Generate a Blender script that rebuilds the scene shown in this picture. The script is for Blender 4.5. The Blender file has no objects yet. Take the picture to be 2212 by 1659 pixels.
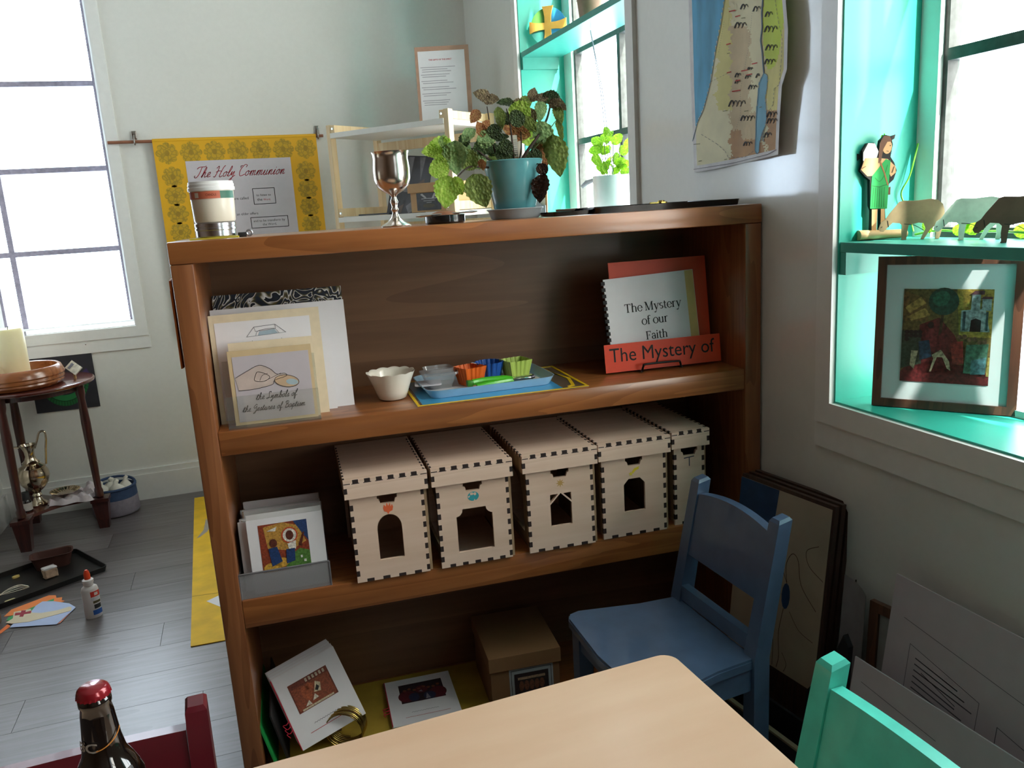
import bpy, bmesh, math, random
from mathutils import Vector, Matrix
from mathutils.geometry import tessellate_polygon

# ---------------------------------------------------------------- camera
SC = bpy.context.scene
COL = SC.collection
F_PX, YAW, PITCH, ROLL, BK, EYE = 1767.3, .3088, .2135, -.0618, -.0522, 1.2
fw = Vector((math.sin(YAW)*math.cos(PITCH), math.cos(YAW)*math.cos(PITCH), -math.sin(PITCH)))
rt0 = Vector((math.cos(YAW), -math.sin(YAW), 0)); up0 = rt0.cross(fw)
RT = rt0*math.cos(ROLL) + up0*math.sin(ROLL); UP = -rt0*math.sin(ROLL) + up0*math.cos(ROLL)
cam_data = bpy.data.cameras.new('camera'); cam = bpy.data.objects.new('camera', cam_data); COL.objects.link(cam)
cam.matrix_world = Matrix(((RT.x, UP.x, -fw.x, 0), (RT.y, UP.y, -fw.y, 0), (RT.z, UP.z, -fw.z, EYE), (0, 0, 0, 1)))
cam_data.sensor_width = 36; cam_data.lens = F_PX/2212*36; cam_data.clip_start = .02
SC.camera = cam

# ---------------------------------------------------------------- sky, sun, exposure
vs = SC.view_settings
vs.view_transform = 'Standard'; vs.look = 'None'; vs.gamma = 1; vs.use_curve_mapping = False
vs.exposure = 0.0
SKY = 12.5
w = bpy.data.worlds.new('sky'); SC.world = w; w.use_nodes = True
wn = w.node_tree.nodes; wl = w.node_tree.links
bg = wn['Background']; bg.inputs[1].default_value = SKY
SUNV = Vector((.34, -1.2, 1.0)).normalized()
wt = wn.new('ShaderNodeTexCoord'); wd = wn.new('ShaderNodeVectorMath'); wd.operation = 'DOT_PRODUCT'; wd.inputs[1].default_value = SUNV
wl.new(wt.outputs['Generated'], wd.inputs[0])
wr = wn.new('ShaderNodeMapRange'); wr.inputs['From Min'].default_value = -.8; wr.inputs['From Max'].default_value = .8; wl.new(wd.outputs['Value'], wr.inputs['Value'])
wc = wn.new('ShaderNodeValToRGB'); wc.color_ramp.elements[0].color = (.68, .80, 1, 1); wc.color_ramp.elements[1].color = (1.0, .92, .86, 1)
wl.new(wr.outputs['Result'], wc.inputs[0]); wl.new(wc.outputs[0], bg.inputs[0])      # bluer away from the sun, warmer towards it
sun_d = bpy.data.lights.new('sun', 'SUN'); sun_d.energy = 22; sun_d.angle = math.radians(1.2); sun_d.color = (1, .95, .86)
sun = bpy.data.objects.new('sun', sun_d); COL.objects.link(sun)
sun.rotation_euler = SUNV.to_track_quat('Z', 'Y').to_euler()
sun.location = (4, -6, 9)
SC.cycles.use_denoising = True
SC.cycles.max_bounces = 8; SC.cycles.diffuse_bounces = 5; SC.cycles.transparent_max_bounces = 16
SC.cycles.sample_clamp_indirect = 8

# ---------------------------------------------------------------- pixel -> place
def ray(x, y): return RT*((x-1106)/F_PX) + UP*(-(y-829.5)/F_PX) + fw
def on_z(x, y, z): d = ray(x, y); return Vector((0, 0, EYE)) + d*((z-EYE)/d.z)
def on_x(x, y, X): d = ray(x, y); return Vector((0, 0, EYE)) + d*(X/d.x)
def on_y(x, y, Y): d = ray(x, y); return Vector((0, 0, EYE)) + d*(Y/d.y)
BU = Vector((math.cos(BK), math.sin(BK), 0)); BN = Vector((-math.sin(BK), math.cos(BK), 0)); BO = Vector((1.115, 1.597, 0))
def on_bc(x, y, v):
    d = ray(x, y); c = Vector((0, 0, EYE)); return c + d*((BO + BN*v - c).dot(BN)/d.dot(BN))
def BP(u, v, z): return BO + BU*u + BN*v + Vector((0, 0, z))
XR, YB = 1.124, 3.907

# ---------------------------------------------------------------- materials
def lin(h):
    h = h.lstrip('#'); o = []
    for i in (0, 2, 4):
        c = int(h[i:i+2], 16)/255; o.append(c/12.92 if c <= .04045 else ((c+.055)/1.055)**2.4)
    return (*o, 1)
MATS = {}
def M(name, col='#888888', rough=.5, metal=0, var=.10, scale=30, bump=0, col2=None, spec=.5, stretch=None, coat=0, sss=0, detail=3, coatr=.05):
    if name in MATS: return MATS[name]
    m = bpy.data.materials.new(name); m.use_nodes = True; nt = m.node_tree; N = nt.nodes; L = nt.links
    p = N['Principled BSDF']; c = lin(col)
    tc = N.new('ShaderNodeTexCoord'); mp = N.new('ShaderNodeMapping'); L.new(tc.outputs['Object'], mp.inputs[0])
    if stretch: mp.inputs['Scale'].default_value = stretch
    nz = N.new('ShaderNodeTexNoise'); nz.inputs['Scale'].default_value = scale; nz.inputs['Detail'].default_value = detail
    L.new(mp.outputs[0], nz.inputs['Vector'])
    rp = N.new('ShaderNodeValToRGB'); rp.color_ramp.elements[0].position = .3; rp.color_ramp.elements[1].position = .7
    if col2: a, b = c, lin(col2)
    else: a = tuple(x*(1-var) for x in c[:3])+(1,); b = tuple(min(1, x*(1+var)) for x in c[:3])+(1,)
    rp.color_ramp.elements[0].color = a; rp.color_ramp.elements[1].color = b
    L.new(nz.outputs['Fac'], rp.inputs[0]); L.new(rp.outputs[0], p.inputs['Base Color'])
    p.inputs['Roughness'].default_value = rough; p.inputs['Metallic'].default_value = metal
    p.inputs['Specular IOR Level'].default_value = spec; p.inputs['Coat Weight'].default_value = coat; p.inputs['Coat Roughness'].default_value = coatr
    if sss: p.inputs['Subsurface Weight'].default_value = sss; p.inputs['Subsurface Radius'].default_value = (.02, .02, .012); p.inputs['Subsurface Scale'].default_value = 1
    if bump:
        bp = N.new('ShaderNodeBump'); bp.inputs['Strength'].default_value = bump; bp.inputs['Distance'].default_value = .002
        L.new(nz.outputs['Fac'], bp.inputs['Height']); L.new(bp.outputs[0], p.inputs['Normal'])
    MATS[name] = m; return m
def wood(name, c1, c2, axis='x', rough=.35, ring=14, fine=90, coat=.25, dist=3.0, coatr=.2):
    if name in MATS: return MATS[name]
    m = bpy.data.materials.new(name); m.use_nodes = True; nt = m.node_tree; N = nt.nodes; L = nt.links; p = N['Principled BSDF']
    tc = N.new('ShaderNodeTexCoord'); mp = N.new('ShaderNodeMapping'); L.new(tc.outputs['Object'], mp.inputs[0])
    s = [1, 1, 1]; s['xyz'.index(axis)] = .07; mp.inputs['Scale'].default_value = s
    n1 = N.new('ShaderNodeTexNoise'); n1.inputs['Scale'].default_value = ring; n1.inputs['Detail'].default_value = 2; n1.inputs['Distortion'].default_value = .6
    L.new(mp.outputs[0], n1.inputs['Vector'])
    mul = N.new('ShaderNodeMath'); mul.operation = 'MULTIPLY'; mul.inputs[1].default_value = 9; L.new(n1.outputs['Fac'], mul.inputs[0])
    fr = N.new('ShaderNodeMath'); fr.operation = 'FRACT'; L.new(mul.outputs[0], fr.inputs[0])
    n2 = N.new('ShaderNodeTexNoise'); n2.inputs['Scale'].default_value = fine; n2.inputs['Detail'].default_value = 4; L.new(mp.outputs[0], n2.inputs['Vector'])
    mx = N.new('ShaderNodeMath'); mx.operation = 'MULTIPLY_ADD'; mx.inputs[1].default_value = .45; L.new(fr.outputs[0], mx.inputs[0]); L.new(n2.outputs['Fac'], mx.inputs[2])
    rp = N.new('ShaderNodeValToRGB'); rp.color_ramp.elements[0].position = .35; rp.color_ramp.elements[1].position = 1.0
    rp.color_ramp.elements[0].color = lin(c1); rp.color_ramp.elements[1].color = lin(c2)
    L.new(mx.outputs[0], rp.inputs[0]); L.new(rp.outputs[0], p.inputs['Base Color'])
    p.inputs['Roughness'].default_value = rough; p.inputs['Coat Weight'].default_value = coat; p.inputs['Coat Roughness'].default_value = coatr
    bp = N.new('ShaderNodeBump'); bp.inputs['Strength'].default_value = .08; bp.inputs['Distance'].default_value = .001
    L.new(mx.outputs[0], bp.inputs['Height']); L.new(bp.outputs[0], p.inputs['Normal'])
    MATS[name] = m; return m
def clear(name, tint='#ffffff', gloss=.12, milk=0.0, rough=.03):
    """thin clear sheet: transparent, a little mirror, optionally a little milky"""
    if name in MATS: return MATS[name]
    m = bpy.data.materials.new(name); m.use_nodes = True; nt = m.node_tree; N = nt.nodes; L = nt.links
    N.remove(N['Principled BSDF']); out = N['Material Output']
    t = N.new('ShaderNodeBsdfTransparent'); t.inputs[0].default_value = lin(tint)
    g = N.new('ShaderNodeBsdfGlossy'); g.inputs['Roughness'].default_value = rough
    fr = N.new('ShaderNodeFresnel'); fr.inputs[0].default_value = 1.45
    mu = N.new('ShaderNodeMath'); mu.operation = 'MULTIPLY_ADD'; mu.inputs[1].default_value = .8; mu.inputs[2].default_value = gloss*.3; mu.use_clamp = True
    L.new(fr.outputs[0], mu.inputs[0])
    ge = N.new('ShaderNodeNewGeometry'); fb = N.new('ShaderNodeMath'); fb.operation = 'SUBTRACT'; fb.inputs[0].default_value = 1; L.new(ge.outputs['Backfacing'], fb.inputs[1])
    mf = N.new('ShaderNodeMath'); mf.operation = 'MULTIPLY'; L.new(mu.outputs[0], mf.inputs[0]); L.new(fb.outputs[0], mf.inputs[1])
    mix = N.new('ShaderNodeMixShader'); L.new(mf.outputs[0], mix.inputs[0]); L.new(t.outputs[0], mix.inputs[1]); L.new(g.outputs[0], mix.inputs[2])
    last = mix
    if milk:
        d = N.new('ShaderNodeBsdfDiffuse'); d.inputs[0].default_value = (.85, .85, .87, 1)
        nz = N.new('ShaderNodeTexNoise'); nz.inputs['Scale'].default_value = 40
        mm = N.new('ShaderNodeMath'); mm.operation = 'MULTIPLY'; mm.inputs[1].default_value = milk*2; L.new(nz.outputs['Fac'], mm.inputs[0])
        m2 = N.new('ShaderNodeMixShader'); L.new(mm.outputs[0], m2.inputs[0]); L.new(mix.outputs[0], m2.inputs[1]); L.new(d.outputs[0], m2.inputs[2]); last = m2
    L.new(last.outputs[0], out.inputs[0]); MATS[name] = m; return m
def leafmat(name, c1, c2, trans=.45):
    if name in MATS: return MATS[name]
    m = bpy.data.materials.new(name); m.use_nodes = True; nt = m.node_tree; N = nt.nodes; L = nt.links
    p = N['Principled BSDF']; out = N['Material Output']
    tc = N.new('ShaderNodeTexCoord'); nz = N.new('ShaderNodeTexNoise'); nz.inputs['Scale'].default_value = 7; L.new(tc.outputs['Object'], nz.inputs['Vector'])
    rp = N.new('ShaderNodeValToRGB'); rp.color_ramp.elements[0].color = lin(c1); rp.color_ramp.elements[1].color = lin(c2)
    rp.color_ramp.elements[0].position = .35; rp.color_ramp.elements[1].position = .65
    L.new(nz.outputs['Fac'], rp.inputs[0]); L.new(rp.outputs[0], p.inputs['Base Color']); p.inputs['Roughness'].default_value = .45
    vb = N.new('ShaderNodeTexVoronoi'); vb.inputs['Scale'].default_value = 9; L.new(tc.outputs['Object'], vb.inputs['Vector'])
    bp = N.new('ShaderNodeBump'); bp.inputs['Strength'].default_value = .7; bp.inputs['Distance'].default_value = .08; L.new(vb.outputs['Distance'], bp.inputs['Height']); L.new(bp.outputs[0], p.inputs['Normal'])
    tr = N.new('ShaderNodeBsdfTranslucent'); L.new(rp.outputs[0], tr.inputs[0])
    mix = N.new('ShaderNodeMixShader'); mix.inputs[0].default_value = trans; L.new(p.outputs[0], mix.inputs[1]); L.new(tr.outputs[0], mix.inputs[2])
    L.new(mix.outputs[0], out.inputs[0]); MATS[name] = m; return m

# ---------------------------------------------------------------- geometry builder
I4 = Matrix.Identity(4)
def T(x, y, z): return Matrix.Translation((x, y, z))
def R(deg, ax): return Matrix.Rotation(math.radians(deg), 4, ax)
def LEAN(x, y, z, a=0, rz=0, roll=0):
    """local x = right, y = up the sheet, z = towards the viewer; leans back by a degrees"""
    return T(x, y, z) @ R(rz, 'Z') @ R(90-a, 'X') @ R(roll, 'Z')
def FLAT(x, y, z, rz=0): return T(x, y, z) @ R(rz, 'Z')
class B:
    def __init__(s): s.v = []; s.f = []; s.mi = []; s.m = I4; s.k = 0
    def at(s, m): s.m = m; return s
    def mat(s, k): s.k = k; return s
    def add(s, vs, fs):
        o = len(s.v); s.v += [s.m @ Vector(p) for p in vs]
        for f in fs: s.f.append([o+i for i in f]); s.mi.append(s.k)
        return s
    def box(s, x0, x1, y0, y1, z0, z1, bev=0):
        if bev:
            bm = bmesh.new(); bmesh.ops.create_cube(bm, size=1)
            for q in bm.verts: q.co = Vector(((x0+x1)/2+q.co.x*(x1-x0), (y0+y1)/2+q.co.y*(y1-y0), (z0+z1)/2+q.co.z*(z1-z0)))
            bmesh.ops.bevel(bm, geom=bm.edges[:], offset=bev, segments=2, profile=.5, affect='EDGES')
            bm.verts.index_update(); s.add([q.co[:] for q in bm.verts], [[q.index for q in f.verts] for f in bm.faces]); bm.free(); return s
        P = [(x0, y0, z0), (x1, y0, z0), (x1, y1, z0), (x0, y1, z0), (x0, y0, z1), (x1, y0, z1), (x1, y1, z1), (x0, y1, z1)]
        return s.add(P, [(3, 2, 1, 0), (4, 5, 6, 7), (0, 1, 5, 4), (1, 2, 6, 5), (2, 3, 7, 6), (3, 0, 4, 7)])
    def hull8(s, lo, hi):
        return s.add(list(lo)+list(hi), [(3, 2, 1, 0), (4, 5, 6, 7), (0, 1, 5, 4), (1, 2, 6, 5), (2, 3, 7, 6), (3, 0, 4, 7)])
    def bar(s, a, b, w, h=None, upv=(0, 0, 1)):
        a = Vector(a); b = Vector(b); d = (b-a).normalized(); u = Vector(upv)
        if abs(d.dot(u)) > .98: u = Vector((1, 0, 0))
        r = d.cross(u).normalized()*w/2; u2 = r.cross(d).normalized()*(h or w)/2
        return s.hull8([a-r-u2, a+r-u2, a+r+u2, a-r+u2], [b-r-u2, b+r-u2, b+r+u2, b-r+u2])
    def lathe(s, prof, n=32, cx=0, cy=0, cap=True, squash=(1, 1)):
        vs = []; fs = []
        for r, z in prof:
            for i in range(n):
                a = 2*math.pi*i/n; vs.append((cx+r*math.cos(a)*squash[0], cy+r*math.sin(a)*squash[1], z))
        for j in range(len(prof)-1):
            for i in range(n):
                k = (i+1) % n; fs.append((j*n+i, j*n+k, (j+1)*n+k, (j+1)*n+i))
        if cap:
            if prof[0][0] > 1e-6: fs.append(list(range(n))[::-1])
            if prof[-1][0] > 1e-6: fs.append([(len(prof)-1)*n+i for i in range(n)])
        return s.add(vs, fs)
    def tube(s, pts, r, n=8, closed=False):
        P = [Vector(p) for p in pts]; vs = []; fs = []; m = len(P); prev = None
        rr = r if isinstance(r, (list, tuple)) else [r]*m
        for i, p in enumerate(P):
            if closed: d = P[(i+1) % m]-P[i-1]
            else: d = P[min(i+1, m-1)]-P[max(i-1, 0)]
            d.normalize()
            if prev is None: u = Vector((0, 0, 1)) if abs(d.z) < .9 else Vector((1, 0, 0))
            else: u = prev
            a = (u-d*u.dot(d)).normalized(); prev = a; b = d.cross(a)
            for k in range(n):
                t = 2*math.pi*k/n; vs.append(p+a*(rr[i]*math.cos(t))+b*(rr[i]*math.sin(t)))
        for i in range(m if closed else m-1):
            j = (i+1) % m
            for k in range(n): l = (k+1) % n; fs.append((i*n+k, i*n+l, j*n+l, j*n+k))
        if not closed: fs.append(list(range(n))[::-1]); fs.append([(m-1)*n+k for k in range(n)])
        return s.add(vs, fs)
    def plate(s, loops, z0, z1):
        """flat sheet with holes: loops[0] outline, the rest holes, in local x,y; thickness z0..z1"""
        L3 = [[Vector((x, y, 0)) for x, y in l] for l in loops]
        tri = tessellate_polygon(L3); flat = [p for l in L3 for p in l]; n = len(flat)
        fs = []
        for a, b, c in tri:
            cr = (flat[b]-flat[a]).cross(flat[c]-flat[a]).z
            if cr < 0: b, c = c, b
            fs.append((a+n, b+n, c+n)); fs.append((c, b, a))
        o = 0
        for l in L3:
            k = len(l); ar = sum(l[i].x*l[(i+1) % k].y-l[(i+1) % k].x*l[i].y for i in range(k))
            ccw = (ar > 0) == (o == 0)
            for i in range(k):
                a, b = o+i, o+(i+1) % k
                fs.append((a, b, b+n, a+n) if ccw else (b, a, a+n, b+n))
            o += k
        return s.add([(p.x, p.y, z0) for p in flat]+[(p.x, p.y, z1) for p in flat], fs)
    def poly(s, pts, z=0):
        """single flat face (print) at height z, facing +z"""
        k = len(pts); ar = sum(pts[i][0]*pts[(i+1) % k][1]-pts[(i+1) % k][0]*pts[i][1] for i in range(k))
        if ar < 0: pts = pts[::-1]
        tri = tessellate_polygon([[Vector((x, y, 0)) for x, y in pts]]); fl = []
        for a, b, c in tri:
            cr = (pts[b][0]-pts[a][0])*(pts[c][1]-pts[a][1])-(pts[b][1]-pts[a][1])*(pts[c][0]-pts[a][0])
            fl.append((a, b, c) if cr > 0 else (a, c, b))
        return s.add([(x, y, z) for x, y in pts], fl)
    def stroke(s, pts, w, z=0):
        for (x0, y0), (x1, y1) in zip(pts[:-1], pts[1:]):
            d = math.hypot(x1-x0, y1-y0)
            if d < 1e-7: continue
            ex, ey = (x1-x0)/d*w*.3, (y1-y0)/d*w*.3; nx, ny = -(y1-y0)/d*w/2, (x1-x0)/d*w/2
            s.add([(x0-ex-nx, y0-ey-ny, z), (x1+ex-nx, y1+ey-ny, z), (x1+ex+nx, y1+ey+ny, z), (x0-ex+nx, y0-ey+ny, z)], [(0, 1, 2, 3)])
        return s
def ell(cx, cy, rx, ry, n=16, a0=0, a1=360, rot=0):
    o = []; c, q = math.cos(math.radians(rot)), math.sin(math.radians(rot))
    full = abs(a1-a0) >= 360
    for i in range(n if full else n+1):
        t = math.radians(a0+(a1-a0)*i/n); x, y = rx*math.cos(t), ry*math.sin(t); o.append((cx+x*c-y*q, cy+x*q+y*c))
    return o
def rect(x0, y0, x1, y1): return [(x0, y0), (x1, y0), (x1, y1), (x0, y1)]
def rrect(x0, y0, x1, y1, r, n=5):
    o = []
    for cx, cy, a in ((x1-r, y0+r, -90), (x1-r, y1-r, 0), (x0+r, y1-r, 90), (x0+r, y0+r, 180)):
        for i in range(n+1): t = math.radians(a+90*i/n); o.append((cx+r*math.cos(t), cy+r*math.sin(t)))
    return o
MW = {}
def link(o, parent):
    COL.objects.link(o)
    if parent is not None: o.parent = parent
    return o
def mesh_of(b, name, mats, smooth=None):
    me = bpy.data.meshes.new(name); me.from_pydata([p[:] for p in b.v], [], b.f)
    for m in (mats if isinstance(mats, (list, tuple)) else [mats]): me.materials.append(m)
    me.polygons.foreach_set('material_index', b.mi)
    if smooth is not None:
        me.polygons.foreach_set('use_smooth', [True]*len(me.polygons)); me.set_sharp_from_angle(angle=math.radians(smooth))
    me.update(); return me
def obj(name, b, mats, parent=None, smooth=None, world=False, label=None):
    if world and parent is not None:
        inv = MW[parent].inverted(); b.v = [inv @ p for p in b.v]
    o = bpy.data.objects.new(name, mesh_of(b, name, mats, smooth)); link(o, parent)
    if label: o['label'] = label
    return o
def thing(name, label, cat, loc=(0, 0, 0), rz=0, group=None):
    o = bpy.data.objects.new(name, None); COL.objects.link(o); o.location = loc; o.rotation_euler = (0, 0, rz)
    o.empty_display_size = .05
    o['label'] = label; o['category'] = cat
    if group: o['group'] = group
    MW[o] = Matrix.Translation(Vector(loc)) @ Matrix.Rotation(rz, 4, 'Z'); return o
def bthing(name, label, cat, u, v, z, rz=0, group=None): return thing(name, label, cat, BP(u, v, z), BK+math.radians(rz), group)
def tag(o, label, cat, group=None):
    o['label'] = label; o['category'] = cat
    if group: o['group'] = group
    return o
def struct(o): o['kind'] = 'structure'; return o
def textb(s, size=1, shear=0, align='LEFT', bold=0):
    cu = bpy.data.curves.new('txt', 'FONT'); cu.body = s; cu.size = size; cu.shear = shear; cu.align_x = align; cu.resolution_u = 3; cu.offset = bold
    o = bpy.data.objects.new('txt', cu); COL.objects.link(o)
    me = bpy.data.meshes.new_from_object(o); vs = [q.co.copy() for q in me.vertices]; fs = [list(p.vertices) for p in me.polygons]
    bpy.data.objects.remove(o); bpy.data.curves.remove(cu); bpy.data.meshes.remove(me)
    return vs, fs
def text_fit(b, s, x0, x1, y, z=0, shear=0, h=None, bold=0):
    """string s printed so that it runs from x0 to x1 on baseline y of the builder's sheet"""
    vs, fs = textb(s, 1, shear, bold=bold); a = min(p.x for p in vs); c = max(p.x for p in vs); k = (x1-x0)/(c-a); ky = h if h else k
    b.add([(x0+(p.x-a)*k, y+p.y*ky, z) for p in vs], fs); return b
# ================================================================ THE ROOM
rnd = random.Random(7)
WALL = M('wall_paint', '#e2e3df', rough=.35, var=.015, scale=60, bump=.02, spec=.5, coat=1.0, coatr=.10)
TRIM = M('trim_paint', '#e3e4e2', rough=.3, var=.02, scale=40)
TURQ = M('turquoise_paint', '#31ad9a', rough=.38, var=.05, scale=12, bump=.04)
STEEL = M('window_steel', '#3b403e', rough=.5, var=.35, scale=60, bump=.2)
GLASS = clear('window_glass', '#fbfffe', gloss=.1)
CEIL = M('ceiling_paint', '#b9b3a6', rough=.8, var=.02)
X0, Y0, ZC, WT = -2.6, -2.0, 3.0, .30
JX, JY = -1.09, 2.9                       # the jog of the left wall
HEAD = 2.78
UNSEEN_WALL = wood('unseen_wall_brown', '#6b5038', '#543c28', 'z', rough=.5)  # brown made up for unseen walls, to lower the fill and warm the bounce
def wall_with_holes(name, axis, plane, out, lo, hi, holes, mat=None):
    """wall slab along axis ('x' or 'y') with rectangular holes [(a0,a1,z0,z1)]"""
    b = B()
    def bx(a0, a1, z0, z1):
        if a1-a0 < 1e-4 or z1-z0 < 1e-4: return
        p0, p1 = sorted((plane, plane+out))
        if axis == 'x': b.box(a0, a1, p0, p1, z0, z1)
        else: b.box(p0, p1, a0, a1, z0, z1)
    cur = lo
    for a0, a1, z0, z1 in sorted(holes):
        bx(cur, a0, 0, ZC); bx(a0, a1, 0, z0); bx(a0, a1, z1, ZC); cur = a1
    bx(cur, hi, 0, ZC)
    return struct(obj(name, b, mat or WALL))
W1 = (-1.04, -.464, .79, HEAD); W2 = (2.235, 3.165, .765, HEAD); W3 = (.42, 1.353, .765, HEAD); W4 = (-1.50, -.57, .765, HEAD)
wall_with_holes('wall_back', 'x', YB, WT, JX-.05, XR+WT, [W1])
wall_with_holes('wall_right', 'y', XR, WT, Y0, YB, [W2, W3, W4])
wall_with_holes('wall_front', 'x', Y0, -WT, X0-WT, XR+WT, [], UNSEEN_WALL)
b = B(); b.box(JX-.15, JX, JY, YB, 0, ZC); b.mat(1); b.box(X0-.15, JX-.15, JY, JY+.15, 0, ZC); b.box(X0-.15, X0, Y0, JY, 0, ZC)
struct(obj('wall_left', b, [WALL, UNSEEN_WALL]))
b = B(); b.box(X0-WT, XR+WT, Y0-WT, YB+WT, ZC, ZC+.1); struct(obj('ceiling', b, CEIL))
# floor: slab with laminate planks laid on it
FL = []
for i, (c, d) in enumerate((('#4a4342', '#6a6567'), ('#403a39', '#5d5759'), ('#544e4e', '#726d70'))):
    FL.append(wood('laminate_%d' % i, c, d, 'x', rough=.42, ring=10, fine=120, coat=.7, coatr=.32))
b = B(); b.box(X0-WT, XR+WT, Y0-WT, YB+WT, -.12, -.006); floor = struct(obj('floor', b, FL[0])); MW[floor] = I4
PW, PL = .152, 1.22
pm = []
for k in range(3):
    q = B(); q.box(0, PL-.0012, 0, PW-.0012, -.008, 0); pm.append(mesh_of(q, 'plank', FL[k]))
y = .3; row = 0
while y < YB-.001:
    x = -2.6 - (row*.45) % PL
    while x < XR:
        if x+PL > X0:
            if x < X0 or x+PL > XR or y+PW > YB:
                q = B(); q.box(0, min(PL-.0012, XR-x), 0, min(PW-.0012, YB-y), -.008, 0); me = mesh_of(q, 'plank', FL[rnd.randrange(3)])
            else: me = pm[rnd.randrange(3)]
            o = bpy.data.objects.new('plank', me); link(o, floor); o.location = (x, y, 0)
        x += PL
    y += PW; row += 1
b = B(); b.box(JX, XR, YB-.014, YB, 0, .118); b.box(JX, XR, YB-.010, YB, .118, .143)
struct(obj('baseboard_back', b, TRIM))
b = B(); b.box(JX, JX+.014, JY, YB-.014, 0, .12); struct(obj('baseboard_left', b, TRIM))

def window(name, axis, plane, out, hole, xbars, zbars, glass_off, fw_, reveal_mat, casing=.045, casing_t=.012, STEEL=STEEL):
    a0, a1, z0, z1 = hole; sgn = 1 if out > 0 else -1
    root = bpy.data.objects.new(name, None); COL.objects.link(root); struct(root); MW[root] = I4
    def P(b, a, c, d0, d1, z, zz, **k):
        p0, p1 = sorted((plane+sgn*d0, plane+sgn*d1))
        if axis == 'x': b.box(a, c, p0, p1, z, zz, **k)
        else: b.box(p0, p1, a, c, z, zz, **k)
    t = .004
    b = B(); P(b, a0, a0+t, 0, glass_off, z0, z1); obj('reveal_lining', b, reveal_mat, root)
    b = B(); P(b, a1-t, a1, 0, glass_off, z0, z1); obj('reveal_lining', b, reveal_mat, root)
    b = B(); P(b, a0+t, a1-t, 0, glass_off, z1-t, z1); obj('reveal_lining', b, reveal_mat, root)
    b = B(); P(b, a0+t, a1-t, 0, glass_off, z0, z0+t); obj('sill_board', b, reveal_mat, root)
    b = B(); c = casing
    P(b, a0-c, a0, -casing_t, 0, z0-c, z1+c); P(b, a1, a1+c, -casing_t, 0, z0-c, z1+c)
    P(b, a0, a1, -casing_t, 0, z0-c, z0); P(b, a0, a1, -casing_t, 0, z1, z1+c); obj('casing', b, TRIM, root)
    b = B(); P(b, a0-c-.005, a1+c+.005, -casing_t*.6, 0, z0-c-.055, z0-c); obj('apron', b, TRIM, root)
    g = glass_off; b = B()
    P(b, a0+t, a0+fw_, g, g+.06, z0, z1); P(b, a1-fw_, a1-t, g, g+.06, z0, z1)
    P(b, a0+fw_, a1-fw_, g, g+.06, z0, z0+fw_*.35); P(b, a0+fw_, a1-fw_, g, g+.06, z1-fw_, z1); obj('frame', b, TRIM, root)
    i0, i1, j0, j1 = a0+fw_, a1-fw_, z0+fw_*.35, z1-fw_; s = .011
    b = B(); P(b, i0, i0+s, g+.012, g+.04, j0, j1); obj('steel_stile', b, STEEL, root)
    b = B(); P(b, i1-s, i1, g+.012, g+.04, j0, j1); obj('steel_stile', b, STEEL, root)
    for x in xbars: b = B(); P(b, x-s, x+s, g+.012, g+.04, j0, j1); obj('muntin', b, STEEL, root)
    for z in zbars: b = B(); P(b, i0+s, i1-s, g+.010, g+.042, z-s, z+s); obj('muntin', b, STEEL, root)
    xs = [i0]+list(xbars)+[i1]; zs = [j0]+list(zbars)+[j1]
    for xa, xb in zip(xs[:-1], xs[1:]):
        for za, zb in zip(zs[:-1], zs[1:]):
            b = B(); P(b, xa+.002, xb-.002, g+.024, g+.028, za+.002, zb-.002); obj('pane', b, GLASS, root)
    ld = bpy.data.lights.new('portal', 'AREA'); ld.shape = 'RECTANGLE'; ld.size = a1-a0; ld.size_y = z1-z0; ld.cycles.is_portal = True
    lo = bpy.data.objects.new('window_portal', ld); COL.objects.link(lo)
    c_ = Vector(((a0+a1)/2, plane+sgn*(g+.07), (z0+z1)/2)) if axis == 'x' else Vector((plane+sgn*(g+.07), (a0+a1)/2, (z0+z1)/2))
    nrm = Vector((0, -sgn, 0)) if axis == 'x' else Vector((-sgn, 0, 0))
    lo.location = c_; lo.rotation_euler = (-nrm).to_track_quat('Z', 'Y').to_euler()
    return root
ZB = [1.098, 1.43, 1.762, 2.094, 2.426]
window('window_1', 'x', YB, 1, W1, [-.93], [1.124, 1.472, 1.826, 2.18, 2.53], .17, .03, TRIM, STEEL=M('window_steel_glare', '#8b8492', rough=.5, var=.2, scale=60))  # bars coloured lighter than the other steel: glare of the bright window painted in
window('window_2', 'y', XR, 1, W2, [2.70], ZB, .18, .08, TURQ)
window('window_3', 'y', XR, 1, W3, [.887], ZB, .18, .05, TURQ)
window('fill_window', 'y', XR, 1, W4, [-1.035], ZB, .18, .05, TRIM)  # unseen window behind the camera, added to light the table and box fronts
# ================================================================ BOOKCASE
PX = wood('pine_x', '#a8693a', '#86502a', 'x', rough=.3, ring=11, fine=70, coat=.4)
PZ = wood('pine_z', '#96603a', '#784728', 'z', rough=.32, ring=11, fine=70, coat=.3)
PB = wood('pine_back', '#7d5a40', '#6a4a34', 'x', rough=.45, ring=3, fine=60, coat=.1)
bc_ = thing('bookcase', 'wide orange-brown wooden bookcase with four open shelves standing against the right wall', 'bookcase', BO, BK)
UL, UR, DEP = -1.241, .004, .315
def bpart(name, *bx, m=PX, bev=.003):
    b = B()
    b.box(*bx, bev=bev); return obj(name, b, m, bc_, smooth=35)
bpart('side_panel', UL, UL+.042, 0, DEP, 0, 1.131, m=PZ)
bpart('side_panel', UR-.041, UR, 0, DEP, 0, 1.131, m=PZ)
bpart('top_board', UL, UR, -.002, DEP, 1.131, 1.173)
bpart('shelf', UL+.042, UR-.041, .002, DEP-.012, .751, .800)
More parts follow.
